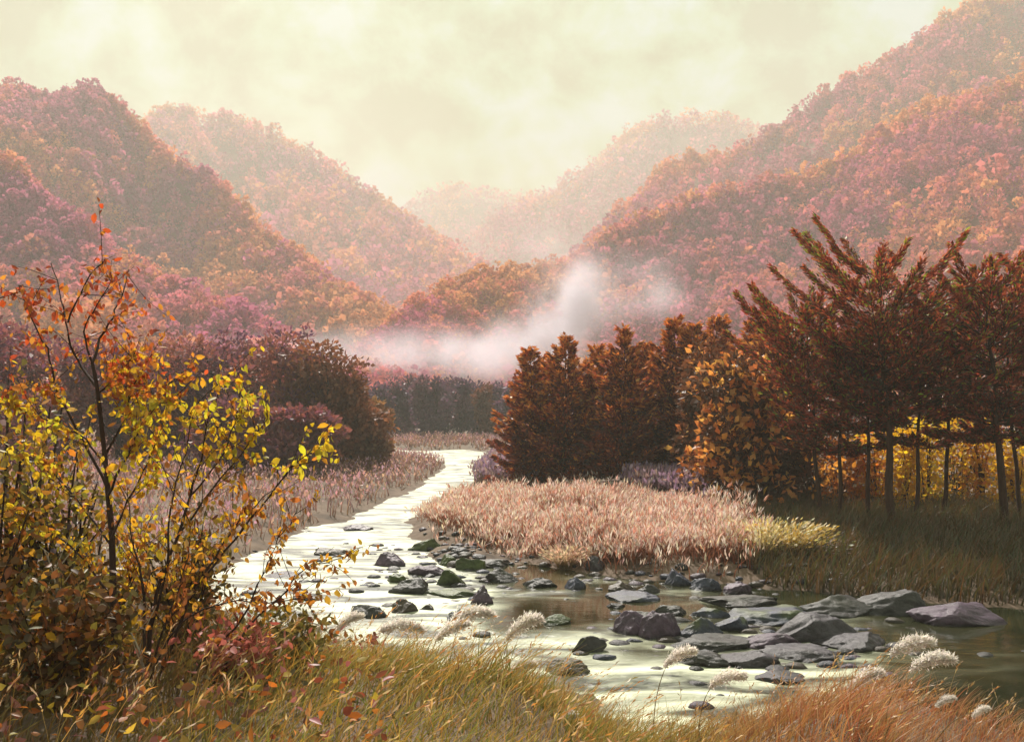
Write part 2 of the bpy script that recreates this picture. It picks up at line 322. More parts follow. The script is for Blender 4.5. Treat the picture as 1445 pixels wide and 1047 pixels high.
hill([(-150, 330, 900), (60, 240, 900), (180, 206, 900), (230, 184, 900), (265, 180, 900), (330, 188, 890), (400, 214, 870), (450, 244, 850), (500, 282, 830), (560, 318, 800), (620, 360, 760), (690, 415, 710), (780, 480, 640)], 420, 260, 5200, 14.0, PINKM, 7, .2, 30)
hill([(250, 400, 1500), (420, 350, 1500), (520, 322, 1500), (590, 298, 1500), (640, 284, 1500), (700, 282, 1500), (760, 292, 1480), (830, 320, 1450), (950, 380, 1400)], 500, 300, 2400, 20.0, PINKM, 9, .15, 18)
hill([(620, 380, 1150), (700, 325, 1150), (780, 280, 1150), (840, 244, 1150), (885, 204, 1150), (930, 178, 1150), (990, 176, 1150), (1050, 188, 1150), (1110, 204, 1150), (1250, 230, 1150), (1500, 200, 1150)], 480, 300, 3800, 16.0, PINKM, 11, .15, 20)
hill([(520, 525, 230), (560, 488, 238), (600, 455, 250), (640, 432, 262), (690, 418, 275), (750, 406, 290), (820, 396, 310), (900, 400, 330), (1000, 440, 340)], 80, 120, 3400, 6.0, PINK, 13, .15, 90, lf=.48)
hill([(700, 480, 480), (780, 420, 500), (850, 345, 520), (905, 296, 540), (950, 250, 550), (1050, 224, 555), (1130, 176, 560), (1200, 135, 560), (1280, 94, 565), (1340, 44, 570), (1420, 4, 575), (1560, -50, 580), (1800, -40, 590), (2200, 100, 600)],
     290, 200, 7500, 9.0, PINK, 15, .2)
hill([(740, 470, 290), (800, 410, 310), (870, 352, 330), (930, 326, 340), (1000, 300, 345), (1060, 288, 350), (1150, 262, 355), (1250, 210, 360), (1340, 165, 365), (1445, 132, 370), (1600, 60, 375), (1900, 60, 380), (2300, 250, 380)],
     (70, 250), 170, 8000, 7.0, PINK, 17, .2, 44, lf=.66)

# ------------------------------------------------------------------ trees
def at_ground(x, Y):
    X = (x - CX) * Y / FPX; return (X, Y, float(ground_z(np.array([X]), np.array([Y]))[0]))
def height_to(ytop, Y, z): return CAMZ - (ytop - HY) * Y / FPX - z

def broad_tree(name, label, cat, group, loc, H, W, pal, seed, nleaf=4200, ls=.3, low=.12, lobes=9, bark=(.045, .03, .028), mat=None, trunk_r=None, highlight=None, nh=0):
    rng = np.random.default_rng(seed); t = thing(name, label, cat, loc, group)
    mbt = MB(); r0 = trunk_r or H * .022
    tp = smooth_line([(0, 0, -.15), (rng.normal(0, .02) * H, rng.normal(0, .02) * H, H * .3), (rng.normal(0, .04) * H, rng.normal(0, .04) * H, H * .62), (rng.normal(0, .05) * H, 0, H * .9)], 4)
    tube(mbt, tp, np.linspace(r0, r0 * .2, len(tp)), bark, 7)
    mbc = MB(); w = W / 2
    for k in range(lobes):
        a = rng.uniform(0, 2 * math.pi); f = (k + .5) / lobes; hz = H * (low + (1 - low) * (f * .84 + .02)); wr = w * math.sqrt(max(.06, 1 - (f * 1.15 - .28) ** 2)) * .62
        c = np.array([math.cos(a) * wr * rng.uniform(.4, 1), math.sin(a) * wr * rng.uniform(.4, 1), hz]); rad = np.array([w * rng.uniform(.36, .58), w * rng.uniform(.36, .58), H * rng.uniform(.11, .17)])
        s = tp[int(min(len(tp) - 1, max(1, len(tp) * (hz / H - .18))))]
        lp = smooth_line([s, (s + c) / 2 + rng.normal(0, .05 * w, 3), c], 3); tube(mbt, lp, np.linspace(r0 * .4, r0 * .08, len(lp)), bark, 5)
        for q in range(5):
            e = c + unit(rng.normal(size=3)) * rad * .95; lp = np.array([c, (c + e) / 2 + rng.normal(0, .04 * w, 3), e]); tube(mbt, lp, [r0 * .1, r0 * .06, r0 * .02], bark, 4)
        n = nleaf // lobes; d = unit(rng.normal(size=(n, 3))); rr = rng.uniform(0, 1, n) ** .42
        cl = fbm(d[:, 0] * 2.2 + k * 3, d[:, 1] * 2.2 + d[:, 2] * 2.2, 3); keep = cl > -.28; d = d[keep]; rr = rr[keep] * (1 + .55 * cl[keep]); n = len(d)
        Pn = c + d * rad * rr[:, None]; Pn[:, 2] = np.maximum(Pn[:, 2], .1)
        base = np.array(pal)[rng.integers(0, len(pal))]; col = .5 * pick(rng, pal, n) + .5 * base * (1 + rng.normal(0, .12, (n, 1)))
        kites(mbc, Pn, d + rng.normal(0, .8, (n, 3)), ls * rng.uniform(.6, 1.4, n), ls * .6 * rng.uniform(.6, 1.3, n), np.clip(col, .005, .9), rng)
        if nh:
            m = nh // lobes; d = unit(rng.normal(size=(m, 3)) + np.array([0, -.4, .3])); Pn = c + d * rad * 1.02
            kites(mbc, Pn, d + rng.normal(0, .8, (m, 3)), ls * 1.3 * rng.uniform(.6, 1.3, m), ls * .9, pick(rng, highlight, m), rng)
    mbt.build("trunk", M_BARK, t, True); mbc.build("crown", mat or M_LEAF, t); return t

def conifer(name, label, group, loc, H, W, pal, seed, low=.12, up=.55, droop=.0, nbr=70, dens=1.0, lean=(0, 0), bark=(.05, .026, .02), shape='cone', ls=.26, tipcol=None, r0=None, fat=.3):
    """upswept limbs in rough whorls, each carrying flat sprays of needle tufts"""
    rng = np.random.default_rng(seed); t = thing(name, label, "tree", loc, group); mbt = MB(); mbc = MB()
    r0 = r0 or H * .015; k = 9; hs = np.linspace(0, 1, k); wob = np.cumsum(rng.normal(0, .007 * H, (k, 2)), 0); wob[0] = 0
    tp = np.stack([wob[:, 0] + lean[0] * hs ** 1.2, wob[:, 1] + lean[1] * hs, hs * H - .15], 1); tp = smooth_line(tp, 3); tube(mbt, tp, r0 * (1 - np.linspace(0, 1, len(tp)) * .86), bark, 7)
    for b in range(nbr):
        f = low + (1 - low) * ((b + rng.uniform(0, 1)) / nbr); a = b * 2.399 + rng.normal(0, .35)
        if shape == 'fan': nw = nbr / 4; f = low + (1 - low) * ((b // 4 + .5 + rng.normal(0, .12)) / nw) ** .92; f = min(f, .985); a = (b % 4) * math.pi / 2 + (b // 4) * .75 + rng.normal(0, .25)
        g = (f - low) / (1 - low)
        if shape == 'cone': ln = W / 2 * (1 - g) ** .95 * min(1, .6 + g * 3) + .04 * W
        else: ln = W / 2 * (min(1, .45 + 1.5 * g) * (1 - g ** 3.2) ** .6) + .05 * W
        ln *= rng.uniform(.55, 1.2)
        s = np.array([np.interp(f, np.linspace(0, 1, len(tp)), tp[:, j]) for j in range(3)])
        u = up * rng.uniform(.75, 1.2) * (.5 + .85 * g) - droop * (1 - g)
        if shape == 'fan': u = up * rng.uniform(.8, 1.2) * (.12 + 1.25 * g)
        dv = np.array([math.cos(a), math.sin(a), 0.]); q = np.linspace(0, 1, 6)
        bp = s + dv * (ln * q)[:, None] + np.array([0, 0, 1.]) * (ln * (u * q + (.22 if shape == 'cone' else .1) * q ** 2 - .06 * np.sin(q * 3)))[:, None] + np.cumsum(rng.normal(0, .018 * ln, (6, 3)), 0)
        tube(mbt, bp, np.linspace(r0 * .28 * (1 - .6 * g), r0 * .05, 6), bark, 4)
        n = max(10, int(ln * 85 * dens)); q = rng.uniform(.1 if shape == 'cone' else .18, 1.02, n); c = np.stack([np.interp(q, np.linspace(0, 1, 6), bp[:, j]) for j in range(3)], 1)
        side = np.array([-dv[1], dv[0], 0.]); off = rng.normal(0, 1, n) * ln * (.17 if shape == 'cone' else .115) * (1.15 - q)
        c = c + side * off[:, None] + dv * np.abs(off)[:, None] * .5 + np.stack([np.zeros(n), np.zeros(n), rng.normal(0, .05, n) + np.abs(off) * .25], 1)
        A = dv + side * (np.sign(off) * rng.uniform(.1, .9, n))[:, None] + np.array([0, 0, 1.]) * (u * .6 + rng.normal(.25, .35, n))[:, None]
        col = pick(rng, pal, n, .22)
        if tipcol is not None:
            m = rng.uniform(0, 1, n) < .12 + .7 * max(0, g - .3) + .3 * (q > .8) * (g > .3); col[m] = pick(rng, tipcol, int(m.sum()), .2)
        kites(mbc, c, A, ls * rng.uniform(.5, 1.3, n), ls * fat * rng.uniform(.6, 1.4, n), col, rng, .06, .4)
    # leader tuft
    n = int(40 * dens); top = tp[-1]; P = top + np.stack([rng.normal(0, .05, n), rng.normal(0, .05, n), -rng.uniform(0, .5, n)], 1)
    kites(mbc, P, rng.normal(0, .5, (n, 3)) + [0, 0, 1], ls * rng.uniform(.5, 1.2, n), ls * .3, pick(rng, tipcol or pal, n), rng)
    mbt.build("trunk", M_BARK, t, True); mbc.build("crown", M_NEEDLE, t); return t

DARKP = [(.2, .065, .12), (.28, .08, .08), (.14, .055, .14), (.34, .11, .08), (.38, .14, .1)]
G = "dark autumn trees on the left bank"
for i, (x, Y, yt, wpx, lab) in enumerate([
    (-45, 52, 430, 170, "dark brown tree cut off by the left edge behind the yellow sapling"),
    (28, 58, 452, 130, "brown tree behind the top left twigs of the yellow sapling"),
    (98, 62, 470, 125, "low dark tree directly behind the trunk of the yellow sapling"),
    (165, 60, 478, 125, "dusky tree just right of the sapling trunk, below its red tips"),
    (225, 64, 478, 110, "dark tree at the left shoulder of the round purple crowns"),
    (285, 63, 466, 115, "round purple brown tree with flattish crown left of the tallest one"),
    (345, 66, 466, 100, "narrow purple tree between the two highest dark crowns"),
    (392, 62, 456, 125, "tallest round dark tree with purple top on the left bank"),
    (450, 60, 478, 110, "rust red tree sloping down beside the tallest dark crown"),
    (494, 61, 528, 80, "short rust tree at the right end of the dark left grove"),
    (525, 62, 562, 52, "small tan bush like tree closing the left grove"),
    (330, 54, 560, 130, "low dark maroon tree in front of the purple crowns"),
    (425, 54, 570, 120, "low dark maroon tree in front of the tallest crown")]):
    loc = at_ground(x, Y); pal = DARKP if i < 8 or i > 10 else ([(.28, .1, .05), (.2, .07, .05), (.36, .15, .07)] if i < 10 else [(.3, .15, .09), (.24, .12, .08), (.4, .22, .08)])
    broad_tree("dark_tree", lab, "tree", G, loc, height_to(yt, Y, loc[2]), wpx * Y / FPX * 1.42, pal, 100 + i, 6000 if i != 10 else 2400, .36, .05, 11)

FARP = [(.14, .065, .14), (.11, .055, .12), (.18, .08, .12), (.1, .06, .13)]
ORD = ["first", "second", "third", "fourth", "fifth", "sixth", "seventh", "eighth", "ninth", "tenth", "eleventh", "twelfth", "thirteenth", "fourteenth"]
for i in range(14):
    rng = np.random.default_rng(400 + i); x = 492 + i * 17.5; Y = 118 + rng.uniform(-6, 8); loc = at_ground(x, Y)
    yt = 528 + rng.uniform(-6, 12) + (6 if i > 11 else 0)
    broad_tree("distant_tree", "hazy purple tree in the distant tree line, " + ORD[i] + " from the left", "tree", "distant tree line across the valley floor", loc, height_to(yt, Y, loc[2]), 44 * Y / FPX, FARP if i != 11 else [(.22, .08, .05), (.18, .07, .05)], 420 + i, 1700, .5, .03, 8)

CLP = [(.22, .055, .035), (.3, .07, .04), (.11, .05, .06), (.34, .085, .045), (.2, .05, .04)]
CLT = [(.72, .28, .07), (.62, .2, .06), (.75, .36, .1)]  # orange tips, denser towards the top, paint in sunlit crowns
for i, (x, Y, yt, wpx, lab) in enumerate([
    (750, 43, 490, 105, "leftmost rust conifer of the middle grove with drooping lower boughs"),
    (797, 42, 474, 100, "pointed rust conifer, second from the left of the middle grove"),
    (845, 43, 488, 100, "rust conifer in the middle grove just left of its orange lit one"),
    (878, 41, 462, 105, "orange lit conifer standing highest in the middle grove's left half"),
    (906, 44, 484, 95, "dusky conifer squeezed between the orange lit one and the tall brown one"),
    (941, 42, 450, 105, "tall brown conifer, highest of the middle grove"),
    (976, 41, 456, 110, "reddish conifer at the right end of the middle grove"),
    (772, 47, 512, 110, "dim rust conifer seen in the gap between the two left grove conifers"),
    (822, 48, 508, 120, "dim rust conifer behind the gap right of the pointed one"),
    (926, 48, 490, 120, "dim rust conifer behind the gap left of the highest brown one"),
    (1008, 46, 448, 130, "dim red conifer rising behind the broad leafy tree's left side"),
    (1062, 41, 452, 120, "maroon conifer rising behind the broad leafy tree's right side"),
    (1098, 39, 440, 120, "maroon conifer closing the gap before the outermost left tall pine")]):
    loc = at_ground(x, Y)
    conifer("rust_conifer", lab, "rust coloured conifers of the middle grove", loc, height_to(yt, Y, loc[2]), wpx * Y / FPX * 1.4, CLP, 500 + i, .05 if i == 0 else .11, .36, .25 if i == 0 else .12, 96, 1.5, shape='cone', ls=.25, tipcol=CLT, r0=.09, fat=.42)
for i, (x, Y, yt, wpx, lab) in enumerate([
    (1035, 34, 492, 165, "broad leafy tree with big orange leaves right of the middle grove"),
    (1000, 38, 478, 110, "dull red leafy tree behind the one with orange leaves"),
    (1085, 36, 560, 110, "low dark leafy tree below the left crown of the tall pines")]):
    loc = at_ground(x, Y)
    broad_tree("leafy_tree", lab, "tree", "leafy trees beside the middle grove", loc, height_to(yt, Y, loc[2]), wpx * Y / FPX, [(.18, .065, .03), (.12, .05, .03), (.25, .09, .04), (.09, .05, .035)], 530 + i, 5200, .24, .04, 11, highlight=[(.78, .33, .08), (.82, .42, .11), (.7, .24, .07)], nh=1100 if i == 0 else 120)

TALL = [(.2, .045, .035), (.3, .065, .04), (.12, .055, .045), (.07, .09, .045), (.38, .085, .045)]
TTIP = [(.55, .13, .07), (.66, .22, .1), (.46, .1, .07), (.36, .46, .06)]
for i, (x, xt, Y, yt, wpx, low, nb, lab) in enumerate([
    (1157, 1128, 31, 396, 215, .32, 66, "left outermost tall pine with a long bough reaching over the orange leafy tree"),
    (1181, 1178, 30.5, 432, 150, .34, 50, "shorter tall pine with slim trunk just right of the outermost left one"),
    (1224, 1216, 30, 440, 150, .36, 46, "slim curved pine close on the left of the thick trunked pine"),
    (1262, 1246, 29, 326, 255, .40, 74, "tallest pine with the thick dark trunk and fan shaped top"),
    (1290, 1296, 29.5, 430, 150, .38, 46, "slim pine close on the right of the thick trunked pine"),
    (1328, 1338, 31, 366, 165, .34, 60, "pine with leaning trunk between the tallest one and the right edge group"),
    (1419, 1388, 29, 352, 210, .34, 74, "thick pine of the right edge group with the ragged highest top"),
    (1442, 1428, 30.5, 352, 180, .32, 66, "greenish pine at the right edge beside the ragged topped one"),
    (1510, 1505, 30, 330, 200, .3, 60, "pine mostly cut off by the right edge of the view")]):
    loc = at_ground(x, Y); H = height_to(yt, Y, loc[2]) * .87
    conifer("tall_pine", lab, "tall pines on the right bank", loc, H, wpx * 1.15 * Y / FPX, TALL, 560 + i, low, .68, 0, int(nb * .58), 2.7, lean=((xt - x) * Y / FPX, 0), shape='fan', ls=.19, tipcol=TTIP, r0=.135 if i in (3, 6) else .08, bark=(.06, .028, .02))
for i, (x, Y, yt, lab) in enumerate([
    (1120, 50, 492, "dark pine of the back row seen under the outermost left tall pine"),
    (1200, 52, 496, "dark back row pine seen left of the thick trunk"),
    (1275, 54, 490, "dark back row pine hidden behind the tallest pine"),
    (1360, 51, 480, "dark back row pine right of the leaning pine"),
    (1440, 53, 470, "dark back row pine behind the right edge group")]):
    loc = at_ground(x, Y)
    conifer("tall_pine", lab, "dark pines of the back row on the right bank", loc, height_to(yt, Y, loc[2]), 190 * Y / FPX, TALL, 590 + i, .3, .5, 0, 44, 1.6, shape='fan', ls=.24, tipcol=TTIP, r0=.11)

# yellow and orange bushes between the trunks
def bush(name, label, group, loc, H, W, pal, seed, n=1600, ls=.16, stems=9, mat=None, cat="bush", bark=(.06, .035, .025), soft=.45):
    rng = np.random.default_rng(seed); t = thing(name, label, cat, loc, group); mbs = MB(); mbl = MB()
    for k in range(stems):
        a = rng.uniform(0, 2 * math.pi); e = np.array([math.cos(a) * W * .45 * rng.uniform(.2, 1), math.sin(a) * W * .45 * rng.uniform(.2, 1), H * rng.uniform(.6, 1)])
        lp = smooth_line([(e[0] * .1, e[1] * .1, -.1), e * [.45, .45, .5] + rng.normal(0, .03 * H, 3), e], 3); tube(mbs, lp, np.linspace(.012 * H, .003 * H, len(lp)), bark, 5)
        m = n // stems; q = rng.uniform(.15, 1.05, m); c = np.stack([np.interp(q, np.linspace(0, 1, len(lp)), lp[:, j]) for j in range(3)], 1)
        c = c + unit(rng.normal(size=(m, 3))) * (rng.uniform(0, 1, m) ** .6)[:, None] * [W * soft * .55, W * soft * .55, H * .2]; c[:, 2] = np.maximum(c[:, 2], .02)
        base = np.array(pal)[rng.integers(0, len(pal))]
        leaves(mbl, c, rng.normal(0, 1, (m, 3)) + [0, 0, -.1], ls * rng.uniform(.6, 1.4, m), ls * .6 * rng.uniform(.7, 1.3, m), np.clip(.65 * pick(rng, pal, m) + .35 * base, .005, .9), rng)
    mbs.build("stem", M_BARK, t, True); mbl.build("foliage", mat or M_LEAF, t); return t
YEL = [(.85, .52, .02), (.86, .6, .03), (.8, .42, .02)]; ORG = [(.75, .28, .04), (.65, .2, .03), (.78, .4, .08)]; OLV = [(.16, .13, .03), (.22, .18, .04), (.12, .09, .03)]; LIM = [(.6, .6, .08)]; DUN = [(.1, .045, .02), (.14, .07, .03), (.08, .05, .02)]
for i, (x, Y, h, wpx, pal, lab) in enumerate([
    (1190, 33.5, 1.7, 70, ORG, "orange bush between the two left tall pine trunks"),
    (1238, 34, 2.3, 70, YEL + ORG, "yellow orange bush showing left of the thick pine trunk"),
    (1275, 33, 2.2, 60, YEL, "bright yellow bush right of the thick pine trunk"),
    (1308, 34, 2.4, 60, YEL + YEL + LIM, "yellow green bush between slim pine and leaning pine"),
    (1350, 36, 2.6, 80, OLV + OLV + YEL + ORG, "olive bush in the gap left of the right edge pines"),
    (1388, 35, 2.8, 70, ORG + YEL, "orange bush in the gap beside the ragged topped pine trunk"),
    (1432, 33.5, 2.2, 50, YEL, "bright yellow bush behind the trunks at the right edge"),
    (1150, 36, 2.0, 70, [(.25, .08, .03), (.18, .06, .03)], "rust red bush left of the tall pine trunks")]):
    bush("autumn_bush", lab, "bright bushes between the pine trunks", at_ground(x, Y), h * 1.3, wpx * Y / FPX * 1.3, pal, 620 + i, 850, .19, soft=.65, mat=M_THIN)

# ------------------------------------------------------------------ rocks
def rock_mat():
    m, t, o = newmat("river_rock"); n = t.nodes; l = t.links
    p = n.new('ShaderNodeBsdfPrincipled'); p.inputs['Specular IOR Level'].default_value = .32
    a = n.new('ShaderNodeAttribute'); a.attribute_name = "Col"; g = n.new('ShaderNodeNewGeometry')
    no = n.new('ShaderNodeTexNoise'); no.inputs['Scale'].default_value = 5; no.inputs['Detail'].default_value = 9; no.inputs['Roughness'].default_value = .7; l.new(g.outputs['Position'], no.inputs[0])
    mr_ = n.new('ShaderNodeMapRange'); mr_.inputs[1].default_value = .3; mr_.inputs[2].default_value = .7; mr_.inputs[3].default_value = .45; mr_.inputs[4].default_value = 1.6; l.new(no.outputs[0], mr_.inputs[0])
    s = n.new('ShaderNodeVectorMath'); s.operation = 'SCALE'; l.new(a.outputs['Color'], s.inputs[0]); l.new(mr_.outputs[0], s.inputs['Scale']); l.new(s.outputs[0], p.inputs['Base Color'])
    r2 = n.new('ShaderNodeMapRange'); r2.inputs[3].default_value = .24; r2.inputs[4].default_value = .62; l.new(no.outputs[0], r2.inputs[0]); l.new(r2.outputs[0], p.inputs['Roughness'])
    b = n.new('ShaderNodeBump'); b.inputs['Strength'].default_value = .8; b.inputs['Distance'].default_value = .06; l.new(no.outputs[0], b.inputs['Height']); l.new(b.outputs[0], p.inputs['Normal'])
    l.new(p.outputs[0], o.inputs[0]); return m
M_ROCK = rock_mat()
import bmesh
def rock(x, y, wpx, hpx, tone, label, seed, name="boulder", skew=0., depth=.8, group="rocks in the river"):
    rng = np.random.default_rng(seed)
    if x > 880 and y > 845: wpx *= 1.22; hpx *= .84
    X, Y = gx(x, y); s = Y / FPX; w = wpx * s / 2; h = hpx * s; X, Y = X, Y + w * depth * .6
    bm = bmesh.new(); bmesh.ops.create_icosphere(bm, subdivisions=5, radius=1); V = np.array([v.co[:] for v in bm.verts]); F = np.array([[v.index for v in f.verts] for f in bm.faces]); bm.free()
    # facet the ball with random planes, then roughen
    for k in range(17):
        nrm = unit(rng.normal(size=3) * [1, 1, .8] + np.array([0, 0, .3])); dd = rng.uniform(.5, .88); pr = V @ nrm; V = V - np.outer(np.maximum(pr - dd, 0) * .96, nrm)
    V = V * (1 + .2 * fbm(V[:, 0] * 1.7 + seed, V[:, 1] * 1.7 + V[:, 2] * 1.3, 4))[:, None]
    V = V * (1 + .09 * fbm(V[:, 0] * 6 + seed, V[:, 1] * 6 + V[:, 2] * 5, 4))[:, None]
    V[:, 0] *= w * 1.05; V[:, 1] *= w * depth; zb = .55; V[:, 2] = np.where(V[:, 2] > -.1, V[:, 2] * h * 1.1, V[:, 2] * zb * w); V[:, 0] += skew * V[:, 2]
    col = np.tile(np.array(tone), (len(V), 1))
    moss = sstep(.0, .3, fbm(V[:, 0] * 1.2 / w + seed * .7, V[:, 1] * 1.2 / w, 3)) * sstep(.2, .8, V[:, 2] / max(h, .01)) * (.75 if tone[1] > tone[0] else .12)
    col = col * (1 - moss[:, None]) + np.array((.07, .085, .02)) * moss[:, None]
    wet = sstep(.02, .10, V[:, 2] + .05 * fbm(V[:, 0] * 3, V[:, 1] * 3 + seed, 3)); col = col * (.4 + .85 * wet)[:, None]
    m = MB(); m.add(V, F, col); o = m.build(name, M_ROCK, None, True); o.location = (X, Y, -.02); o.rotation_euler.z = 0
    return tag(o, label, "rock", group)
PUR = (.066, .042, .07); DRK = (.03, .027, .03); BLU = (.035, .038, .066); BRN = (.052, .038, .032); GRN = (.042, .055, .016); GRY = (.045, .038, .05)
ROCKS = [
    (679, 853, 40, 30, PUR, "upright purple boulder with a sunlit crown standing alone in mid stream"),
    (642, 880, 34, 20, DRK, "small dark rock behind the white plume below the upright purple boulder"),
    (516, 872, 62, 26, DRK, "dark wedge rock on the left of the row in the bright channel"),
    (566, 866, 46, 18, BRN, "brownish middle rock of the row in the bright channel"),
    (603, 861, 30, 11, BRN, "smallest flat rock at the right end of the row in the bright channel"),
    (829, 920, 58, 24, DRK, "dark flat topped rock with white water sliding round it"),
    (898, 896, 58, 38, PUR, "leftmost boulder of the big dark cluster, lit on its left edge"),
    (938, 900, 66, 44, PUR, "purple boulder in the big dark cluster with two lit ridges"),
    (992, 902, 66, 36, BLU, "blue grey boulder right of the purple one in the big cluster"),
    (1040, 890, 54, 26, BLU, "blue grey boulder at the back of the big cluster near the slab"),
    (1010, 872, 60, 18, BLU, "low blue rock awash behind the big cluster"),
    (950, 868, 50, 14, DRK, "low dark rock awash left behind the big cluster"),
    (1150, 908, 170, 62, GRY, "largest slanting slab with a bright white upper edge"),
    (1255, 868, 130, 40, DRK, "dark humped slab against the right bank behind the largest slab"),
    (1375, 884, 150, 34, PUR, "long smooth violet rock at the head of the dark green pool"),
    (1150, 934, 110, 28, GRY, "low rounded rock with pale lit back in front of the largest slab"),
    (1060, 940, 90, 22, GRY, "pebbly grey rock awash left of the low rounded one"),
    (990, 938, 80, 24, DRK, "dark wet rock at the foot of the big cluster"),
    (1100, 962, 70, 18, GRY, "flat grey rock at the edge of the bright foreground water"),
    (578, 838, 64, 20, DRK, "dark mossy rock reaching farthest left into the bright channel"),
    (632, 826, 52, 22, GRN, "green mossed rock right behind the farthest left mossy rock"),
    (552, 800, 56, 20, PUR, "violet rock nearest the bright channel in the mossy shoal"),
    (602, 812, 56, 22, PUR, "violet rounded rock in the middle of the mossy shoal"),
    (560, 822, 36, 16, GRN, "small mossy rock with pointed top at the shoal's left edge"),
    (632, 798, 40, 20, GRN, "brightest green mossy rock near the top of the shoal"),
    (600, 778, 60, 16, GRN, "low mossy rock at the upper end of the shoal under the reeds"),
    (668, 806, 60, 18, GRN, "dull mossy rock on the right side of the shoal"),
    (705, 822, 80, 18, DRK, "long dark flat rock just right of the shoal"),
    (760, 828, 60, 16, DRK, "dark flat rock below the left half of the reed bed"),
    (843, 808, 44, 28, GRY, "grey dome rock with a lit rim at the foot of the reeds"),
    (814, 832, 40, 20, BLU, "bluish rock in front of the grey dome rock"),
    (878, 834, 50, 18, BRN, "brown rock right of the bluish rock under the reeds"),
    (955, 826, 48, 30, BLU, "pointed blue rock with a lit left side at the reed edge"),
    (1000, 834, 56, 24, BLU, "blue rock right of the pointed blue one at the reed edge"),
    (1045, 838, 50, 18, PUR, "violet rock near the pale grass tussock on the far shore"),
    (915, 838, 36, 14, DRK, "small dark rock left of the pointed blue rock"),
    (785, 882, 62, 16, GRN, "dark green flat rock in the brown still water"),
    (870, 858, 40, 9, DRK, "thin dark rock breaking the brown still water"),
    (465, 782, 70, 9, BRN, "flat gravelly rock in the shallows on the left"),
    (400, 815, 70, 9, PUR, "flat violet rock in the left shallows behind the sapling twigs"),
    (500, 748, 60, 9, PUR, "flat violet rock where the left meadow meets the channel"),
    (430, 848, 60, 10, BRN, "flat brown rock in the left shallows nearest the twigs"),
    (800, 952, 90, 16, BRN, "brown rock just under the foreground water among the grass tips"),
    (925, 880, 90, 20, DRK, "dark ledge joining the back of the big boulder cluster to the shore"),
    (1090, 880, 120, 24, BLU, "blue grey ledge between the big cluster and the largest slab"),
    (1010, 918, 110, 24, DRK, "dark ledge along the front of the big cluster"),
    (1085, 916, 90, 26, PUR, "violet ledge tucked against the left end of the largest slab"),
    (1190, 870, 130, 30, DRK, "dark ledge running back from the largest slab to the bank"),
    (1060, 855, 110, 16, DRK, "dark ledge under the pale grass tussock"),
    (900, 850, 90, 13, BLU, "thin blue ledge awash below the reed bed's right half"),
    (1215, 915, 110, 26, GRY, "grey ledge at the right foot of the largest slab by the dark pool"),
    (690, 800, 90, 14, DRK, "dark ledge under the left part of the reed bed"),
    (640, 842, 90, 12, GRN, "mossy ledge along the lower side of the shoal"),
]
for i, (x, y, w, h, tone, lab) in enumerate(ROCKS):
    rock(x, y, w, h, tone, lab, 40 + i, "slab" if w > 120 else "ledge" if "ledge " in lab else "boulder", .6 if "slanting" in lab else 0., .55 if w > 120 else .8)

def pebbles():
    rng = np.random.default_rng(77); bm = bmesh.new(); bmesh.ops.create_icosphere(bm, subdivisions=2, radius=1); V0 = np.array([v.co[:] for v in bm.verts]); F0 = np.array([[v.index for v in f.verts] for f in bm.faces]); bm.free(); m = MB()
    P = np.concatenate([rng.normal([-1.5, 25], [1.0, 2.6], (330, 2)), rng.normal([4.0, 16.8], [1.6, 1.1], (260, 2)), rng.normal([3.5, 22.6], [2.6, .7], (160, 2)), rng.normal([-4.2, 25.5], [1.6, 2.6], (60, 2))])
    for k, (x, y) in enumerate(P):
        V = V0.copy()
        for q in range(6):
            nr = unit(rng.normal(size=3)); pr = V @ nr; V = V - np.outer(np.maximum(pr - rng.uniform(.55, .9), 0), nr)
        r = .05 + .13 * rng.uniform(0, 1) ** 2.5; z = max(float(ground_z(np.array([x]), np.array([y]))[0]), -.05)
        m.add(V * r * [1.2, 1, .6] + [x, y, z + r * .15], F0, np.array([PUR, DRK, BLU, BRN, GRY][rng.integers(5)]) * rng.uniform(.6, 1.2))
    return kind(m.build("pebbles", M_ROCK, None, False), "stuff")
pebbles()

# ------------------------------------------------------------------ grasses and reeds
def in_poly(P, poly):
    x, y = P[:, 0], P[:, 1]; ins = np.zeros(len(P), bool); n = len(poly)
    for i in range(n):
        ax, ay = poly[i]; bx, by = poly[(i + 1) % n]; c = ((ay > y) != (by > y)) & (x < (bx - ax) * (y - ay) / (by - ay + 1e-12) + ax); ins ^= c
    return ins
def scatter(poly, n, rng, dmin=.05, power=1.0):
    poly = np.array(poly); lo, hi = poly.min(0), poly.max(0); out_ = []; tot = 0
    while tot < n:
        P = rng.uniform(lo, hi, (n * 3, 2))
        P = P[in_poly(P, poly)]
        w = (lo[1] / P[:, 1]) ** power if lo[1] > 0 else np.ones(len(P)); P = P[rng.uniform(0, 1, len(P)) < w]
        P = P[riv_sd(P[:, 0], P[:, 1]) > dmin]; out_.append(P); tot += len(P)
        if len(P) == 0: break
    P = np.concatenate(out_)[:n]; return np.column_stack([P, ground_z(P[:, 0], P[:, 1]) - .03])
def pxpoly(pts, z=0.): return [gx(x, y, z) for x, y in pts]

rng = np.random.default_rng(71)
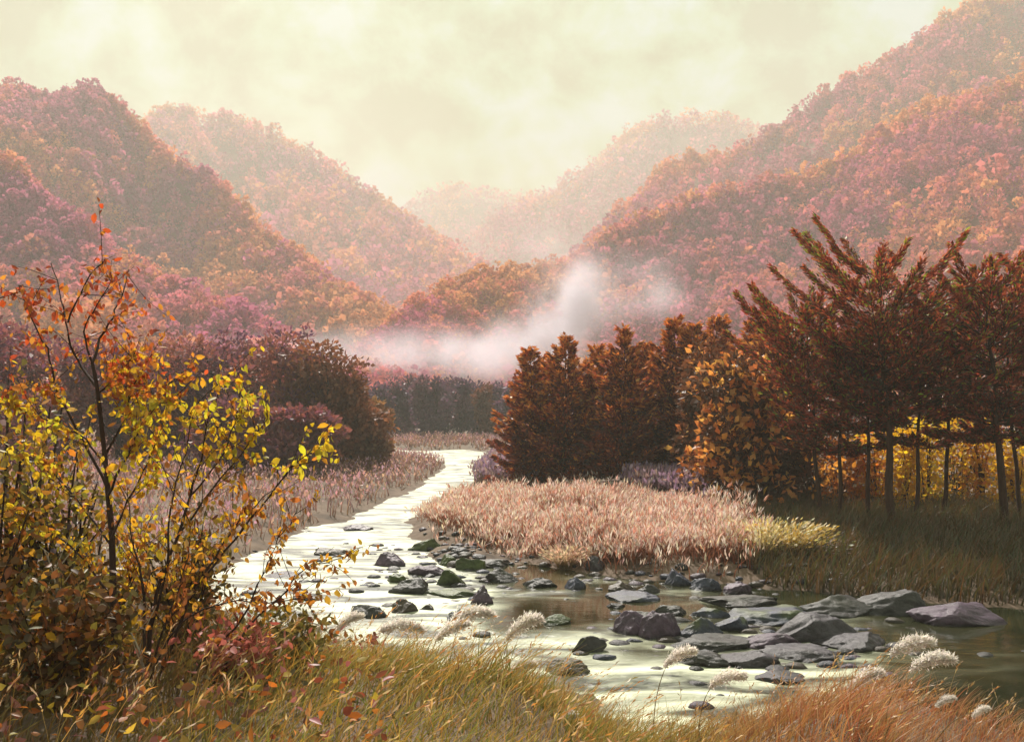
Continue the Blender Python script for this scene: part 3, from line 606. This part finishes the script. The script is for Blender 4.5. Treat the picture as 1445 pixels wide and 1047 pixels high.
# pale pink reed bed
B = scatter(pxpoly([(590, 724), (640, 716), (760, 716), (900, 728), (1000, 752), (1045, 790), (1040, 812), (960, 812), (880, 808), (780, 796), (690, 778), (620, 756)]), 17000, rng, .1)
B2 = scatter(pxpoly([(575, 728), (640, 706), (760, 704), (900, 716), (1020, 740), (1085, 790), (1060, 822), (960, 820), (880, 814), (780, 802), (690, 786), (610, 764)]), 4200, rng, -.15); B = np.concatenate([B, B2])
gap = fbm(B[:, 0] * .75, B[:, 1] * .75, 4) + .35 + .5 * sstep(.1, 1.6, riv_sd(B[:, 0], B[:, 1])); B = B[gap > rng.uniform(.0, .9, len(B))]
mb = MB(); n = len(B); h = rng.uniform(.28, .85, n) * np.clip(1.0 + 1.3 * fbm(B[:, 0] * .8, B[:, 1] * .8, 3), .35, 1.7) * (.6 + .4 * sstep(-3.5, 0, B[:, 0])) * (.5 + .5 * sstep(.1, 1.4, riv_sd(B[:, 0], B[:, 1]))); ln = np.column_stack([rng.normal(.08, .22, n), rng.normal(0, .2, n)])
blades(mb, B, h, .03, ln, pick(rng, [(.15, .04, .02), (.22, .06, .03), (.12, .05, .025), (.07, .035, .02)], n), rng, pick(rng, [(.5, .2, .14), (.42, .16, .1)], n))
tipp = B + np.column_stack([ln * .85, h * .84])
for k in range(3):
    kites(mb, tipp + rng.normal(0, .03, (n, 3)), np.column_stack([ln * 1.2 + rng.normal(0, .32, (n, 2)), np.ones(n)]), rng.uniform(.12, .26, n), rng.uniform(.025, .05, n), pick(rng, [(.82, .62, .66), (.8, .5, .5), (.88, .78, .82), (.6, .27, .22), (.86, .74, .64)], n, .1), rng)
kind(mb.build("pink_reeds", M_GRASS), "stuff")
# lavender seed grass behind the reeds
B = np.concatenate([scatter(pxpoly([(668, 690), (690, 668), (715, 655), (760, 672), (800, 694), (760, 706), (700, 706)]), 2600, rng, .1),
                    scatter(pxpoly([(880, 716), (960, 716), (1010, 735), (1000, 748), (900, 728)]), 1500, rng, .1)])
mb = MB(); n = len(B); h = rng.uniform(.7, 1.3, n); ln = np.column_stack([rng.normal(0, .2, n), rng.normal(0, .2, n)])
blades(mb, B, h, .04, ln, pick(rng, [(.12, .07, .09), (.16, .1, .08)], n), rng)
tipp = B + np.column_stack([ln * .8, h * .8])
for k in range(3): kites(mb, tipp + rng.normal(0, .06, (n, 3)), rng.normal(0, .4, (n, 3)) + [0, 0, 1], rng.uniform(.15, .32, n), rng.uniform(.07, .12, n), pick(rng, [(.36, .24, .42), (.45, .32, .46), (.5, .34, .38), (.3, .2, .36)], n, .12), rng)
kind(mb.build("lavender_grass", M_GRASS), "stuff")
# meadow of the left bank and valley floor
B = np.concatenate([scatter([(-34, 30), (-9, 24), (-6, 27), (-4, 40), (-2.5, 55), (-2, 80), (0, 115), (-60, 115), (-60, 60)], 24000, rng, .15, .5),
                    scatter([(1, 115), (3, 60), (2, 50), (40, 45), (60, 100)], 3000, rng, .15, .5)])
mb = MB(); n = len(B); h = rng.uniform(.25, .8, n) * (1 + .6 * fbm(B[:, 0] * .15, B[:, 1] * .15, 3)); ln = np.column_stack([rng.normal(.05, .2, n), rng.normal(0, .2, n)])
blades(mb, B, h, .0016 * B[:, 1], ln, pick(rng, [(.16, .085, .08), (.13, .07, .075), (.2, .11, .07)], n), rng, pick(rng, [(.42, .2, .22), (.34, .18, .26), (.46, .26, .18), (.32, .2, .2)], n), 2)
tipp = B + np.column_stack([ln * .8, h * .8]); kites(mb, tipp, rng.normal(0, .5, (n, 3)) + [0, 0, 1], rng.uniform(.1, .3, n), rng.uniform(.05, .12, n), pick(rng, [(.62, .34, .42), (.5, .3, .46), (.64, .4, .34)], n), rng)
kind(mb.build("meadow_grass", M_GRASS), "stuff")
# dark grass of the right bank
B = scatter(pxpoly([(1030, 806), (1060, 780), (1000, 735), (1100, 728), (1300, 728), (1700, 728), (1750, 880), (1445, 866), (1200, 850), (1100, 838)]), 20000, rng, .03)
mb = MB(); n = len(B); h = rng.uniform(.3, .75, n); ln = np.column_stack([rng.normal(.12, .2, n), rng.normal(0, .2, n)])
blades(mb, B, h, .045, ln, pick(rng, [(.05, .035, .015), (.07, .05, .018), (.04, .045, .015), (.1, .05, .02)], n), rng, pick(rng, [(.10, .065, .022), (.15, .07, .03), (.07, .08, .02)], n))
kind(mb.build("bank_grass", M_GRASS), "stuff")
# foreground grass
FG = [(-7, 4.5), (7.5, 4.5), (8.5, 11), (5.4, 12), (4.5, 12.5), (3, 13), (1, 13.5), (-.5, 16), (-2.5, 17), (-4.5, 18), (-8, 22), (-10, 20), (-9, 8)]
B = scatter(FG, 60000, rng, .02, .6); n = len(B)
right = sstep(1.2, 2.6, B[:, 0] - .12 * (B[:, 1] - 8) + .5 * fbm(B[:, 0], B[:, 1], 2)); left = sstep(-1.6, -2.8, B[:, 0])
h = rng.uniform(.16, .5, n) * (1 + .5 * fbm(B[:, 0] * .9, B[:, 1] * .9, 3)); h *= np.where(B[:, 1] < 7.2, .6, 1)
ln = np.column_stack([rng.normal(.16, .16, n), rng.normal(0, .12, n)]) * (h / .35)[:, None]
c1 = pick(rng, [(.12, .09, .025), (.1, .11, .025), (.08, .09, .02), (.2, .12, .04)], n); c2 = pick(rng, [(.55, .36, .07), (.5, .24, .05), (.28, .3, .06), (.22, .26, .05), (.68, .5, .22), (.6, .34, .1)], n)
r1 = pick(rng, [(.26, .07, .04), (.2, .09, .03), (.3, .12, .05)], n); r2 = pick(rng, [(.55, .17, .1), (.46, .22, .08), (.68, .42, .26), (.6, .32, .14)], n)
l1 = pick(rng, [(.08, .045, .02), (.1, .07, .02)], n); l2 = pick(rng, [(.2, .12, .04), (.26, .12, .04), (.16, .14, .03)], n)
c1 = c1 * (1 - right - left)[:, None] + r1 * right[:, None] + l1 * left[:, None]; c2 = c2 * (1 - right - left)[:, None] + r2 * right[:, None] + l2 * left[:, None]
for nm, m in (("red_grass", right > .5), ("foreground_grass", right <= .5)):
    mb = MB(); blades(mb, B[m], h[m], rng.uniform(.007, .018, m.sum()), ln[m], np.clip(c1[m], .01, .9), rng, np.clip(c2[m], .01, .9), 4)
    kind(mb.build(nm, M_GRASS), "stuff")
P = scatter(FG, 1500, rng, .1, .6); n = len(P); h = rng.uniform(.4, .8, n); ln = np.column_stack([rng.normal(.3, .2, n), rng.normal(0, .15, n)]); mb = MB()
blades(mb, P, h, .006, ln, pick(rng, [(.3, .15, .04), (.22, .12, .03), (.4, .2, .06)], n), rng, pick(rng, [(.5, .28, .08), (.6, .4, .16)], n), 4)
for k in range(7): kites(mb, P + np.column_stack([ln * (.72 + .035 * k) ** 1.9, h * (.66 + .032 * k)]), np.column_stack([ln * 2 + rng.normal(0, .3, (n, 2)), np.ones(n) * .6]), rng.uniform(.03, .08, n), .012, pick(rng, [(.55, .28, .08), (.66, .45, .2), (.45, .2, .08), (.7, .5, .36)], n), rng)
kind(mb.build("seed_stems", M_GRASS), "stuff")
# fallen leaves among the grass on the left
B = scatter([(-7, 5), (-.5, 5), (-1.2, 9), (-3, 12), (-7, 14)], 2600, rng, .2, .5); n = len(B); mb = MB()
B[:, 2] += rng.uniform(.03, .4, n)
leaves(mb, B, rng.normal(0, 1, (n, 3)) * [1, 1, .7], rng.uniform(.04, .1, n), rng.uniform(.03, .06, n), pick(rng, [(.5, .17, .03), (.36, .12, .03), (.5, .34, .05), (.25, .07, .04), (.4, .14, .14), (.14, .1, .03)], n), rng)
kind(mb.build("fallen_leaves", M_LEAF), "stuff")

def tussock(label, loc, H, W, c1, c2, seed, n=420, wd=.012, tips=None):
    rng = np.random.default_rng(seed); mb = MB(); a = rng.uniform(0, 2 * math.pi, n); r = rng.uniform(0, 1, n) ** .7
    B = np.column_stack([np.cos(a) * r * W * .22, np.sin(a) * r * W * .22, np.full(n, -.05)]); h = H * rng.uniform(.45, 1, n)
    ln = np.column_stack([np.cos(a), np.sin(a)]) * (r * W * .5)[:, None] + [.08, 0]
    blades(mb, B, h, wd, ln, pick(rng, c1, n), rng, pick(rng, c2, n), 4)
    if tips:
        P = B + np.column_stack([ln * .9, h * .85]); kites(mb, P, np.column_stack([ln, h * .5]), .13, .05, pick(rng, tips, n), rng)
    o = mb.build("grass_tussock", M_GRASS); o.location = loc; return tag(o, label, "grass tussock", "grass tussocks along the far shore")
PALE = [(.84, .74, .5), (.86, .78, .62), (.8, .6, .24)]
for i, (x, Y, h, wpx, tips, lab) in enumerate([
    (1078, 24.4, 1.05, 110, PALE, "pale glowing grass tussock at the right end of the pink reeds"),
    (1118, 24.3, .9, 84, [(.55, .36, .06), (.6, .45, .2)], "golden grass tussock just right of the pale glowing one"),
    (1036, 25.0, .95, 70, [(.72, .55, .42), (.7, .45, .4)], "pinkish pale tussock just left of the pale glowing one"),
    (1140, 24.4, .5, 90, [(.3, .24, .26), (.16, .16, .04)], "green tussock with violet specks beside the golden one"),
    (800, 24.9, .55, 60, [(.72, .48, .4), (.7, .55, .45)], "small pink tussock left of the grey dome rock"),
    (865, 25.0, .5, 40, [(.7, .5, .42), (.72, .6, .46)], "small pale tussock right of the grey dome rock")]):
    tussock(lab, at_ground(x, Y), h, wpx * Y / FPX, [(.2, .13, .04), (.28, .18, .06)], tips, 660 + i, 420, .03, tips)

# white seed plumes of the silver grass near the water
def plume(x, y, Y, size, label, seed, lean=.35):
    """a bowed stalk with a few leaf blades and a feathery white head whose tip stands at photo point (x, y)"""
    size *= 1.35; rng = np.random.default_rng(seed); tip = p3(x, y, Y); bx = tip[0] - lean; by = Y + rng.normal(0, .08)
    bz = float(ground_z(np.array([bx]), np.array([by]))[0])
    t = thing("silver_grass", label, "silver grass", (bx, by, bz), "white plumed silver grass by the water")
    e = tip - np.array([bx, by, bz]); s = smooth_line([(0, 0, -.05), (e[0] * .12, 0, e[2] * .5), (e[0] * .5, e[1] * .5, e[2] * .86), tuple(e)], 5)
    m = MB(); tube(m, s, np.linspace(.006, .003, len(s)), (.28, .17, .06), 5); m.build("stalk", M_GRASS, t, True)
    m = MB(); n = 9; blades(m, np.column_stack([rng.normal(0, .03, (n, 2)), np.full(n, -.04)]), rng.uniform(.35, .8, n) * max(.3, e[2]), .014, rng.normal(.12, .16, (n, 2)), pick(rng, [(.2, .14, .04), (.26, .15, .05)], n), rng, pick(rng, [(.4, .28, .1)], n), 4); m.build("blade", M_GRASS, t)
    m = MB(); n = 1500; q = rng.uniform(0, 1, n) ** .8; ax = unit(np.array([.75, .05, .5 + rng.normal(0, .15)]))
    c = e + ax * ((q - .55) * size * 1.3)[:, None] + rng.normal(0, 1, (n, 3)) * (size * .085 * np.sin(q * 2.7 + .2))[:, None]
    c[:, 2] -= (q - .3) ** 2 * size * .7
    kites(m, c, ax * .6 + rng.normal(0, .55, (n, 3)), size * .16 * rng.uniform(.4, 1.3, n), size * .03, pick(rng, [(.86, .84, .86), (.84, .78, .8), (.88, .85, .78)], n, .05), rng)
    m.build("plume", M_PLUME, t)
for i, (x, y, Y, sz, lab) in enumerate([
    (668, 862, 11.5, .30, "tallest white plume beside the small dark rock in mid stream"),
    (640, 882, 11.2, .26, "white plume just lower left of the tallest one"),
    (568, 880, 11.6, .30, "pinkish white plume left of the mid stream pair"),
    (740, 876, 11.4, .30, "broad white plume standing over the brown still water"),
    (492, 872, 12.2, .26, "white plume by the dark wedge rock"),
    (438, 888, 12.4, .22, "small white plume farthest left by the shallows"),
    (462, 905, 11.0, .20, "low white plume between the two left plumes"),
    (960, 920, 10.6, .24, "upright white plume in front of the dark boulder cluster"),
    (1028, 952, 10.2, .24, "white plume over the bright water right of the upright one"),
    (1288, 904, 9.6, .27, "feathery white plume over the dark pool, higher of the right pair"),
    (1318, 926, 9.3, .25, "drooping white plume over the dark pool, lower of the right pair"),
    (1222, 952, 9.4, .24, "pale plume left of the pair over the dark pool"),
    (700, 990, 9.0, .24, "white plume in the bottom grass under the brown rock"),
    (690, 1010, 8.6, .28, "wide white plume low in the bottom grass"),
    (790, 1010, 8.6, .2, "short white plume at the bottom centre right of the wide one"),
    (735, 940, 9.8, .22, "white plume above the bottom grass beside golden stems"),
    (1335, 985, 8.2, .11, "thin pale seed head slanting at the right edge of the dark pool"),
    (1385, 1000, 8.0, .10, "thin pale seed head nearest the lower right corner")]):
    plume(x, y, Y, sz, lab, 700 + i, .3 if x < 1200 else .5)

# ------------------------------------------------------------------ the yellow sapling, shrubs and twigs of the near left bank
RED = [(.55, .09, .025), (.6, .16, .03), (.42, .07, .03), (.62, .25, .04)]; GOLD = [(.72, .42, .02), (.75, .5, .03), (.66, .33, .03), (.6, .22, .03)]; LIME = [(.62, .55, .03), (.7, .6, .05), (.72, .5, .02)]; RUST = [(.4, .14, .03), (.3, .1, .03), (.5, .2, .03), (.6, .33, .04)]
def leafed_branch(parent, origin, pts, r0, r1, zpal, seed, part="branch", nleaf=60, twigs=6, tw=.48, ls=.056, bark=(.055, .032, .028), leaves_name="foliage"):
    """a branch drawn along given points, with side twigs; its leaves hang from it as a sub-part"""
    rng = np.random.default_rng(seed); s = smooth_line(np.array(pts) - origin, 4)
    s[1:-1] += rng.normal(0, .006, (len(s) - 2, 3)); m = MB(); tube(m, s, np.linspace(r0, r1, len(s)), bark, 7); lines = [s]
    for k in range(twigs):
        q = rng.integers(int(len(s) * .25), len(s)); a = s[q]; d = unit(s[min(q + 1, len(s) - 1)] - s[max(q - 1, 0)])
        d = unit(d * (.8 if zpal is not zp_main or s[q][2] < 2.3 else .25) + unit(rng.normal(0, 1, 3) * [1, .8, .5]) * .8 + [0, 0, .25]); l = tw * rng.uniform(.4, 1.1); tp = np.array([a, a + d * l * .5 + rng.normal(0, .02, 3), a + d * l + [0, 0, -.05 * l]]); tube(m, smooth_line(tp, 3), np.linspace(r1 * 1.2, r1 * .5, 7), bark, 5); lines.append(smooth_line(tp, 3))
    o = m.build(part, M_BARK, parent, True)
    m = MB()
    for k, lnp in enumerate(lines):
        n = nleaf // len(lines) if k else nleaf // 3; q = rng.uniform(.3 if k == 0 else .2, 1.02, n); c = np.stack([np.interp(q, np.linspace(0, 1, len(lnp)), lnp[:, j]) for j in range(3)], 1) + rng.normal(0, .025, (n, 3))
        zz = c[:, 2] + origin[2]; col = np.array([pick(rng, zpal(z, x_), 1, .14)[0] for z, x_ in zip(zz, c[:, 0] + origin[0])]).reshape(-1, 3)
        A = rng.normal(0, .6, (n, 3)) + [.15, 0, -.75]
        L_ = ls * np.clip(rng.lognormal(0, .26, n), .5, 1.6); leaves(m, c, A, L_, L_ * rng.uniform(.45, .72, n), col, rng)
    m.build(leaves_name, M_THIN, o); return o
def zp_main(z, x):
    if z > 4.55: return RED
    if z > 4.1: return RED + GOLD
    if z > 2.7: return GOLD + GOLD + LIME + LIME + RUST[:1]
    return RUST + GOLD + GOLD + LIME[:1]
def zp_right(z, x):
    if z > 3.5 and x > -3.0: return LIME + LIME + GOLD
    return GOLD + RUST if z > 2.6 else RUST
Y0 = 8.0
base = np.array(at_ground(166, Y0)); t = thing("sapling", "yellow leaved sapling with thin dark trunk and red tips on near left bank", "tree", base)
def line(pts, Y, dz=.25, seed=0):
    rng = np.random.default_rng(seed); o = np.cumsum(rng.normal(0, dz / max(1, len(pts)), len(pts))); return [p3(x, y, Y + d) for (x, y), d in zip(pts, o)]
tp = [base + [0, 0, -.1]] + line([(163, 930), (160, 860), (158, 760), (152, 690), (148, 644), (137, 548), (130, 512)], Y0, .05)
m = MB(); s = smooth_line(np.array(tp) - base, 4); tube(m, s, np.linspace(.034, .013, len(s)), (.05, .028, .026), 9); m.build("trunk", M_BARK, t, True)
BR = [([(130, 512), (148, 465), (168, 428), (182, 380)], .012), ([(137, 548), (108, 508), (96, 465), (86, 424), (72, 372)], .012), ([(96, 455), (120, 400), (148, 366)], .008), ([(130, 512), (120, 468), (137, 430), (163, 392)], .009),
      ([(152, 690), (110, 610), (82, 554), (65, 492), (45, 451), (26, 403)], .013), ([(148, 644), (175, 590), (190, 540), (215, 500)], .011), ([(152, 700), (180, 640), (200, 600), (232, 545)], .011), ([(158, 770), (120, 720), (70, 660), (30, 640)], .011),
      ([(158, 760), (190, 690), (215, 640), (240, 570)], .011), ([(160, 850), (120, 790), (70, 750), (15, 720)], .011), ([(160, 870), (190, 800), (200, 730)], .009), ([(150, 660), (120, 620), (60, 590), (10, 570)], .010), ([(137, 560), (160, 530), (190, 500)], .008)]
for i, (pl, r) in enumerate(BR): leafed_branch(t, base, line(pl, Y0, .5, 20 + i), r, .003, zp_main, 800 + i, nleaf=64 if i in (0, 1, 2, 3) else 210, twigs=6 if i < 4 else 13)

base = np.array(at_ground(208, 7.9)); t = thing("leaning_shrub", "multi stemmed shrub with lime yellow leaves fanning right over the river", "shrub", base)
b0 = tuple(base)
ST = [([(206, 985), (212, 893), (221, 842), (249, 760), (268, 698), (284, 650), (292, 602), (313, 540)], .02), ([(207, 985), (204, 889), (198, 807), (187, 764), (180, 700)], .016), ([(215, 985), (249, 893), (280, 823), (307, 780), (350, 722), (388, 690)], .015),
      ([(218, 985), (272, 951), (300, 915), (342, 873), (370, 810), (395, 760), (420, 720)], .013), ([(218, 990), (291, 974), (350, 885), (396, 842), (431, 803), (488, 786)], .013), ([(212, 900), (235, 800), (240, 720), (262, 640), (270, 580)], .012), ([(249, 760), (300, 690), (340, 640), (378, 590)], .010),
      ([(268, 700), (310, 650), (330, 600), (345, 575)], .008), ([(280, 823), (330, 760), (380, 700), (420, 650), (455, 628)], .010), ([(210, 960), (255, 880), (320, 850), (380, 850), (440, 842)], .009), ([(212, 940), (240, 860), (262, 800), (270, 740)], .009)]
for i, (pl, r) in enumerate(ST): leafed_branch(t, base, line(pl, 7.9, .45, 50 + i), r, .003, zp_right, 830 + i, part="stem", nleaf=120 if i in (0, 6, 7, 8) else 110, twigs=11, tw=.45, ls=.06)

for i, (x, Y, h, w, pal, n, lab) in enumerate([
    (15, 9.2, 2.5, 1.5, OLV + OLV + DUN + RUST[:2] + GOLD[:2] + LIME + [(.25, .18, .3)], 1500, "tall olive and rust bush at the left edge behind the sapling"),
    (95, 9.6, 2.0, 1.4, OLV + OLV + DUN + RUST[:2] + GOLD[:2] + LIME[:2] + [(.25, .18, .3)], 1200, "rust bush directly behind the sapling's lower trunk"),
    (255, 9.4, 1.35, 1.2, RUST[:2] + OLV + OLV + DUN + GOLD[:2] + [(.3, .2, .16)], 1300, "brown bush behind the stems of the leaning shrub"),
    (-40, 7.6, 1.7, 1.3, OLV + RUST, 1500, "dark olive bush cut off by the left edge"),
    (70, 7.0, .9, 1.2, RUST[:2] + OLV + DUN + DUN + GOLD[:1], 1300, "low rust bush in the bottom left corner"),
    (330, 8.0, .5, .9, [(.5, .14, .12), (.55, .2, .18), (.4, .1, .08)], 500, "low pink red leafed bush right of the leaning shrub's foot"),
    (400, 8.8, .55, 1.0, OLV + [(.3, .22, .06)], 700, "low yellow green bush at the edge of the shallows"),
    (130, 8.9, .8, 1.2, RUST[:2] + OLV + OLV + DUN + GOLD[:1], 1000, "low orange bush at the foot of the sapling")]):
    bush("autumn_shrub", lab, "low shrubs of the near left bank", at_ground(x, Y), h, w, pal, 860 + i, n, .085, 14, bark=(.05, .03, .025), soft=.5, cat="shrub")

def twig(label, pts, Y, seed, col=(.5, .46, .42)):
    rng = np.random.default_rng(seed); P = line(pts, Y, .2, seed); gz = at_ground(pts[0][0], Y); P = [np.array(gz) + [0, 0, -.06]] + P; s = smooth_line(P, 4); o0 = s[0].copy(); m = MB(); tube(m, s - o0, np.linspace(.012, .004, len(s)), col, 6)
    for k in range(9):
        q = rng.integers(len(s) // 4, len(s)); d = unit(np.array([rng.normal(0, .7), rng.normal(0, .4), .7])); l = rng.uniform(.1, .4); tube(m, np.array([s[q] - o0, s[q] - o0 + d * l * .5 + rng.normal(0, .015, 3), s[q] - o0 + d * l]), [.005, .0035, .002], col, 5)
    o = m.build("bare_twig", M_BARK, None, True); o.location = o0; return tag(o, label, "twig", "bare pale twigs among the shrubs")
twig("bare pale twig zigzagging up left of the sapling trunk", [(112, 985), (100, 945), (75, 915), (38, 895)], 7.3, 1)
twig("long bare pale twig rising steeply between left edge and sapling", [(85, 940), (84, 860), (75, 810), (62, 775)], 7.6, 2)
twig("bare pale twig crossing low between sapling and leaning shrub", [(205, 985), (200, 930), (180, 885), (160, 868)], 7.5, 3)

# ------------------------------------------------------------------ mist in the valley and haze
def mist():
    pts = [(520, 505, 190, 22, 3.6, .028), (600, 503, 190, 22, 4, .03), (680, 500, 190, 16, 4, .03), (735, 485, 190, 8, 5, .05), (775, 470, 192, 5, 6, .18), (800, 448, 195, 3.8, 6, .34), (820, 424, 198, 3.6, 6, .3), (850, 440, 200, 9, 5, .02), (840, 392, 204, 6, 6, .04), (905, 385, 206, 8, 5, .025), (930, 420, 206, 9, 4, .03), (780, 360, 215, 10, 6, .02)]
    cs = [(p3(x, y, Y), rx, rz, d) for x, y, Y, rx, rz, d in pts]
    lo = np.min([c - [rx * 2.1, rx * 1.8, rz * 2.2] for c, rx, rz, d in cs], 0); hi = np.max([c + [rx * 2.1, rx * 1.8, rz * 2.2] for c, rx, rz, d in cs], 0)
    mbm = MB(); x0, y0, z0 = lo; x1, y1, z1 = hi
    mbm.add([(x0, y0, z0), (x1, y0, z0), (x1, y1, z0), (x0, y1, z0), (x0, y0, z1), (x1, y0, z1), (x1, y1, z1), (x0, y1, z1)], [(0, 3, 2, 1), (4, 5, 6, 7), (0, 1, 5, 4), (1, 2, 6, 5), (2, 3, 7, 6), (3, 0, 4, 7)], (1, 1, 1))
    m, t, oo = newmat("valley_mist"); n = t.nodes; l = t.links
    pv = n.new('ShaderNodeVolumePrincipled'); pv.inputs['Color'].default_value = (.94, .895, 1.0, 1); pv.inputs['Anisotropy'].default_value = .3
    g = n.new('ShaderNodeNewGeometry'); tot = None
    def vm(op, a, b):
        x = n.new('ShaderNodeVectorMath'); x.operation = op; l.new(a, x.inputs[0])
        if b is not None:
            if hasattr(b, 'links') or hasattr(b, 'is_linked'): l.new(b, x.inputs[1])
            else: x.inputs[1].default_value = b
        return x
    def ma(op, a, b):
        x = n.new('ShaderNodeMath'); x.operation = op
        for k, v in enumerate((a, b)):
            if v is None: continue
            if isinstance(v, (int, float)): x.inputs[k].default_value = v
            else: l.new(v, x.inputs[k])
        return x.outputs[0]
    no = n.new('ShaderNodeTexNoise'); no.inputs['Scale'].default_value = .1; no.inputs['Detail'].default_value = 5; no.inputs['Roughness'].default_value = .6; l.new(g.outputs['Position'], no.inputs[0])
    for c, rx, rz, d in cs:
        q = vm('MULTIPLY', vm('SUBTRACT', g.outputs['Position'], tuple(c)).outputs[0], (1 / rx, 1 / (rx * .8), 1 / rz)); dt = vm('DOT_PRODUCT', q.outputs[0], q.outputs[0])
        ex = ma('MULTIPLY', ma('EXPONENT', ma('MULTIPLY', dt.outputs['Value'], -1.1), None), d); tot = ex if tot is None else ma('ADD', tot, ex)
    r = n.new('ShaderNodeMapRange'); r.inputs[1].default_value = .38; r.inputs[2].default_value = .66; r.inputs[3].default_value = .12; r.inputs[4].default_value = 1.7; l.new(no.outputs[0], r.inputs[0])
    l.new(ma('MAXIMUM', ma('SUBTRACT', ma('MULTIPLY', tot, r.outputs[0]), .0012), 0.), pv.inputs['Density'])
    l.new(pv.outputs[0], oo.inputs['Volume']); return kind(mbm.build("mist", m), "stuff")
mist()
m, t, oo = newmat("valley_haze"); pv = t.nodes.new('ShaderNodeVolumePrincipled'); pv.inputs['Color'].default_value = (.925, .913, .87, 1); pv.inputs['Density'].default_value = .00088; pv.inputs['Anisotropy'].default_value = .05
t.links.new(pv.outputs[0], oo.inputs['Volume'])
mb = MB(); x0, x1, y0, y1, z0, z1 = -2100, 2100, -70, 2000, -8, 300
mb.add([(x0, y0, z0), (x1, y0, z0), (x1, y1, z0), (x0, y1, z0), (x0, y0, z1), (x1, y0, z1), (x1, y1, z1), (x0, y1, z1)], [(0, 3, 2, 1), (4, 5, 6, 7), (0, 1, 5, 4), (1, 2, 6, 5), (2, 3, 7, 6), (3, 0, 4, 7)], (1, 1, 1))
kind(mb.build("haze", m), "stuff")
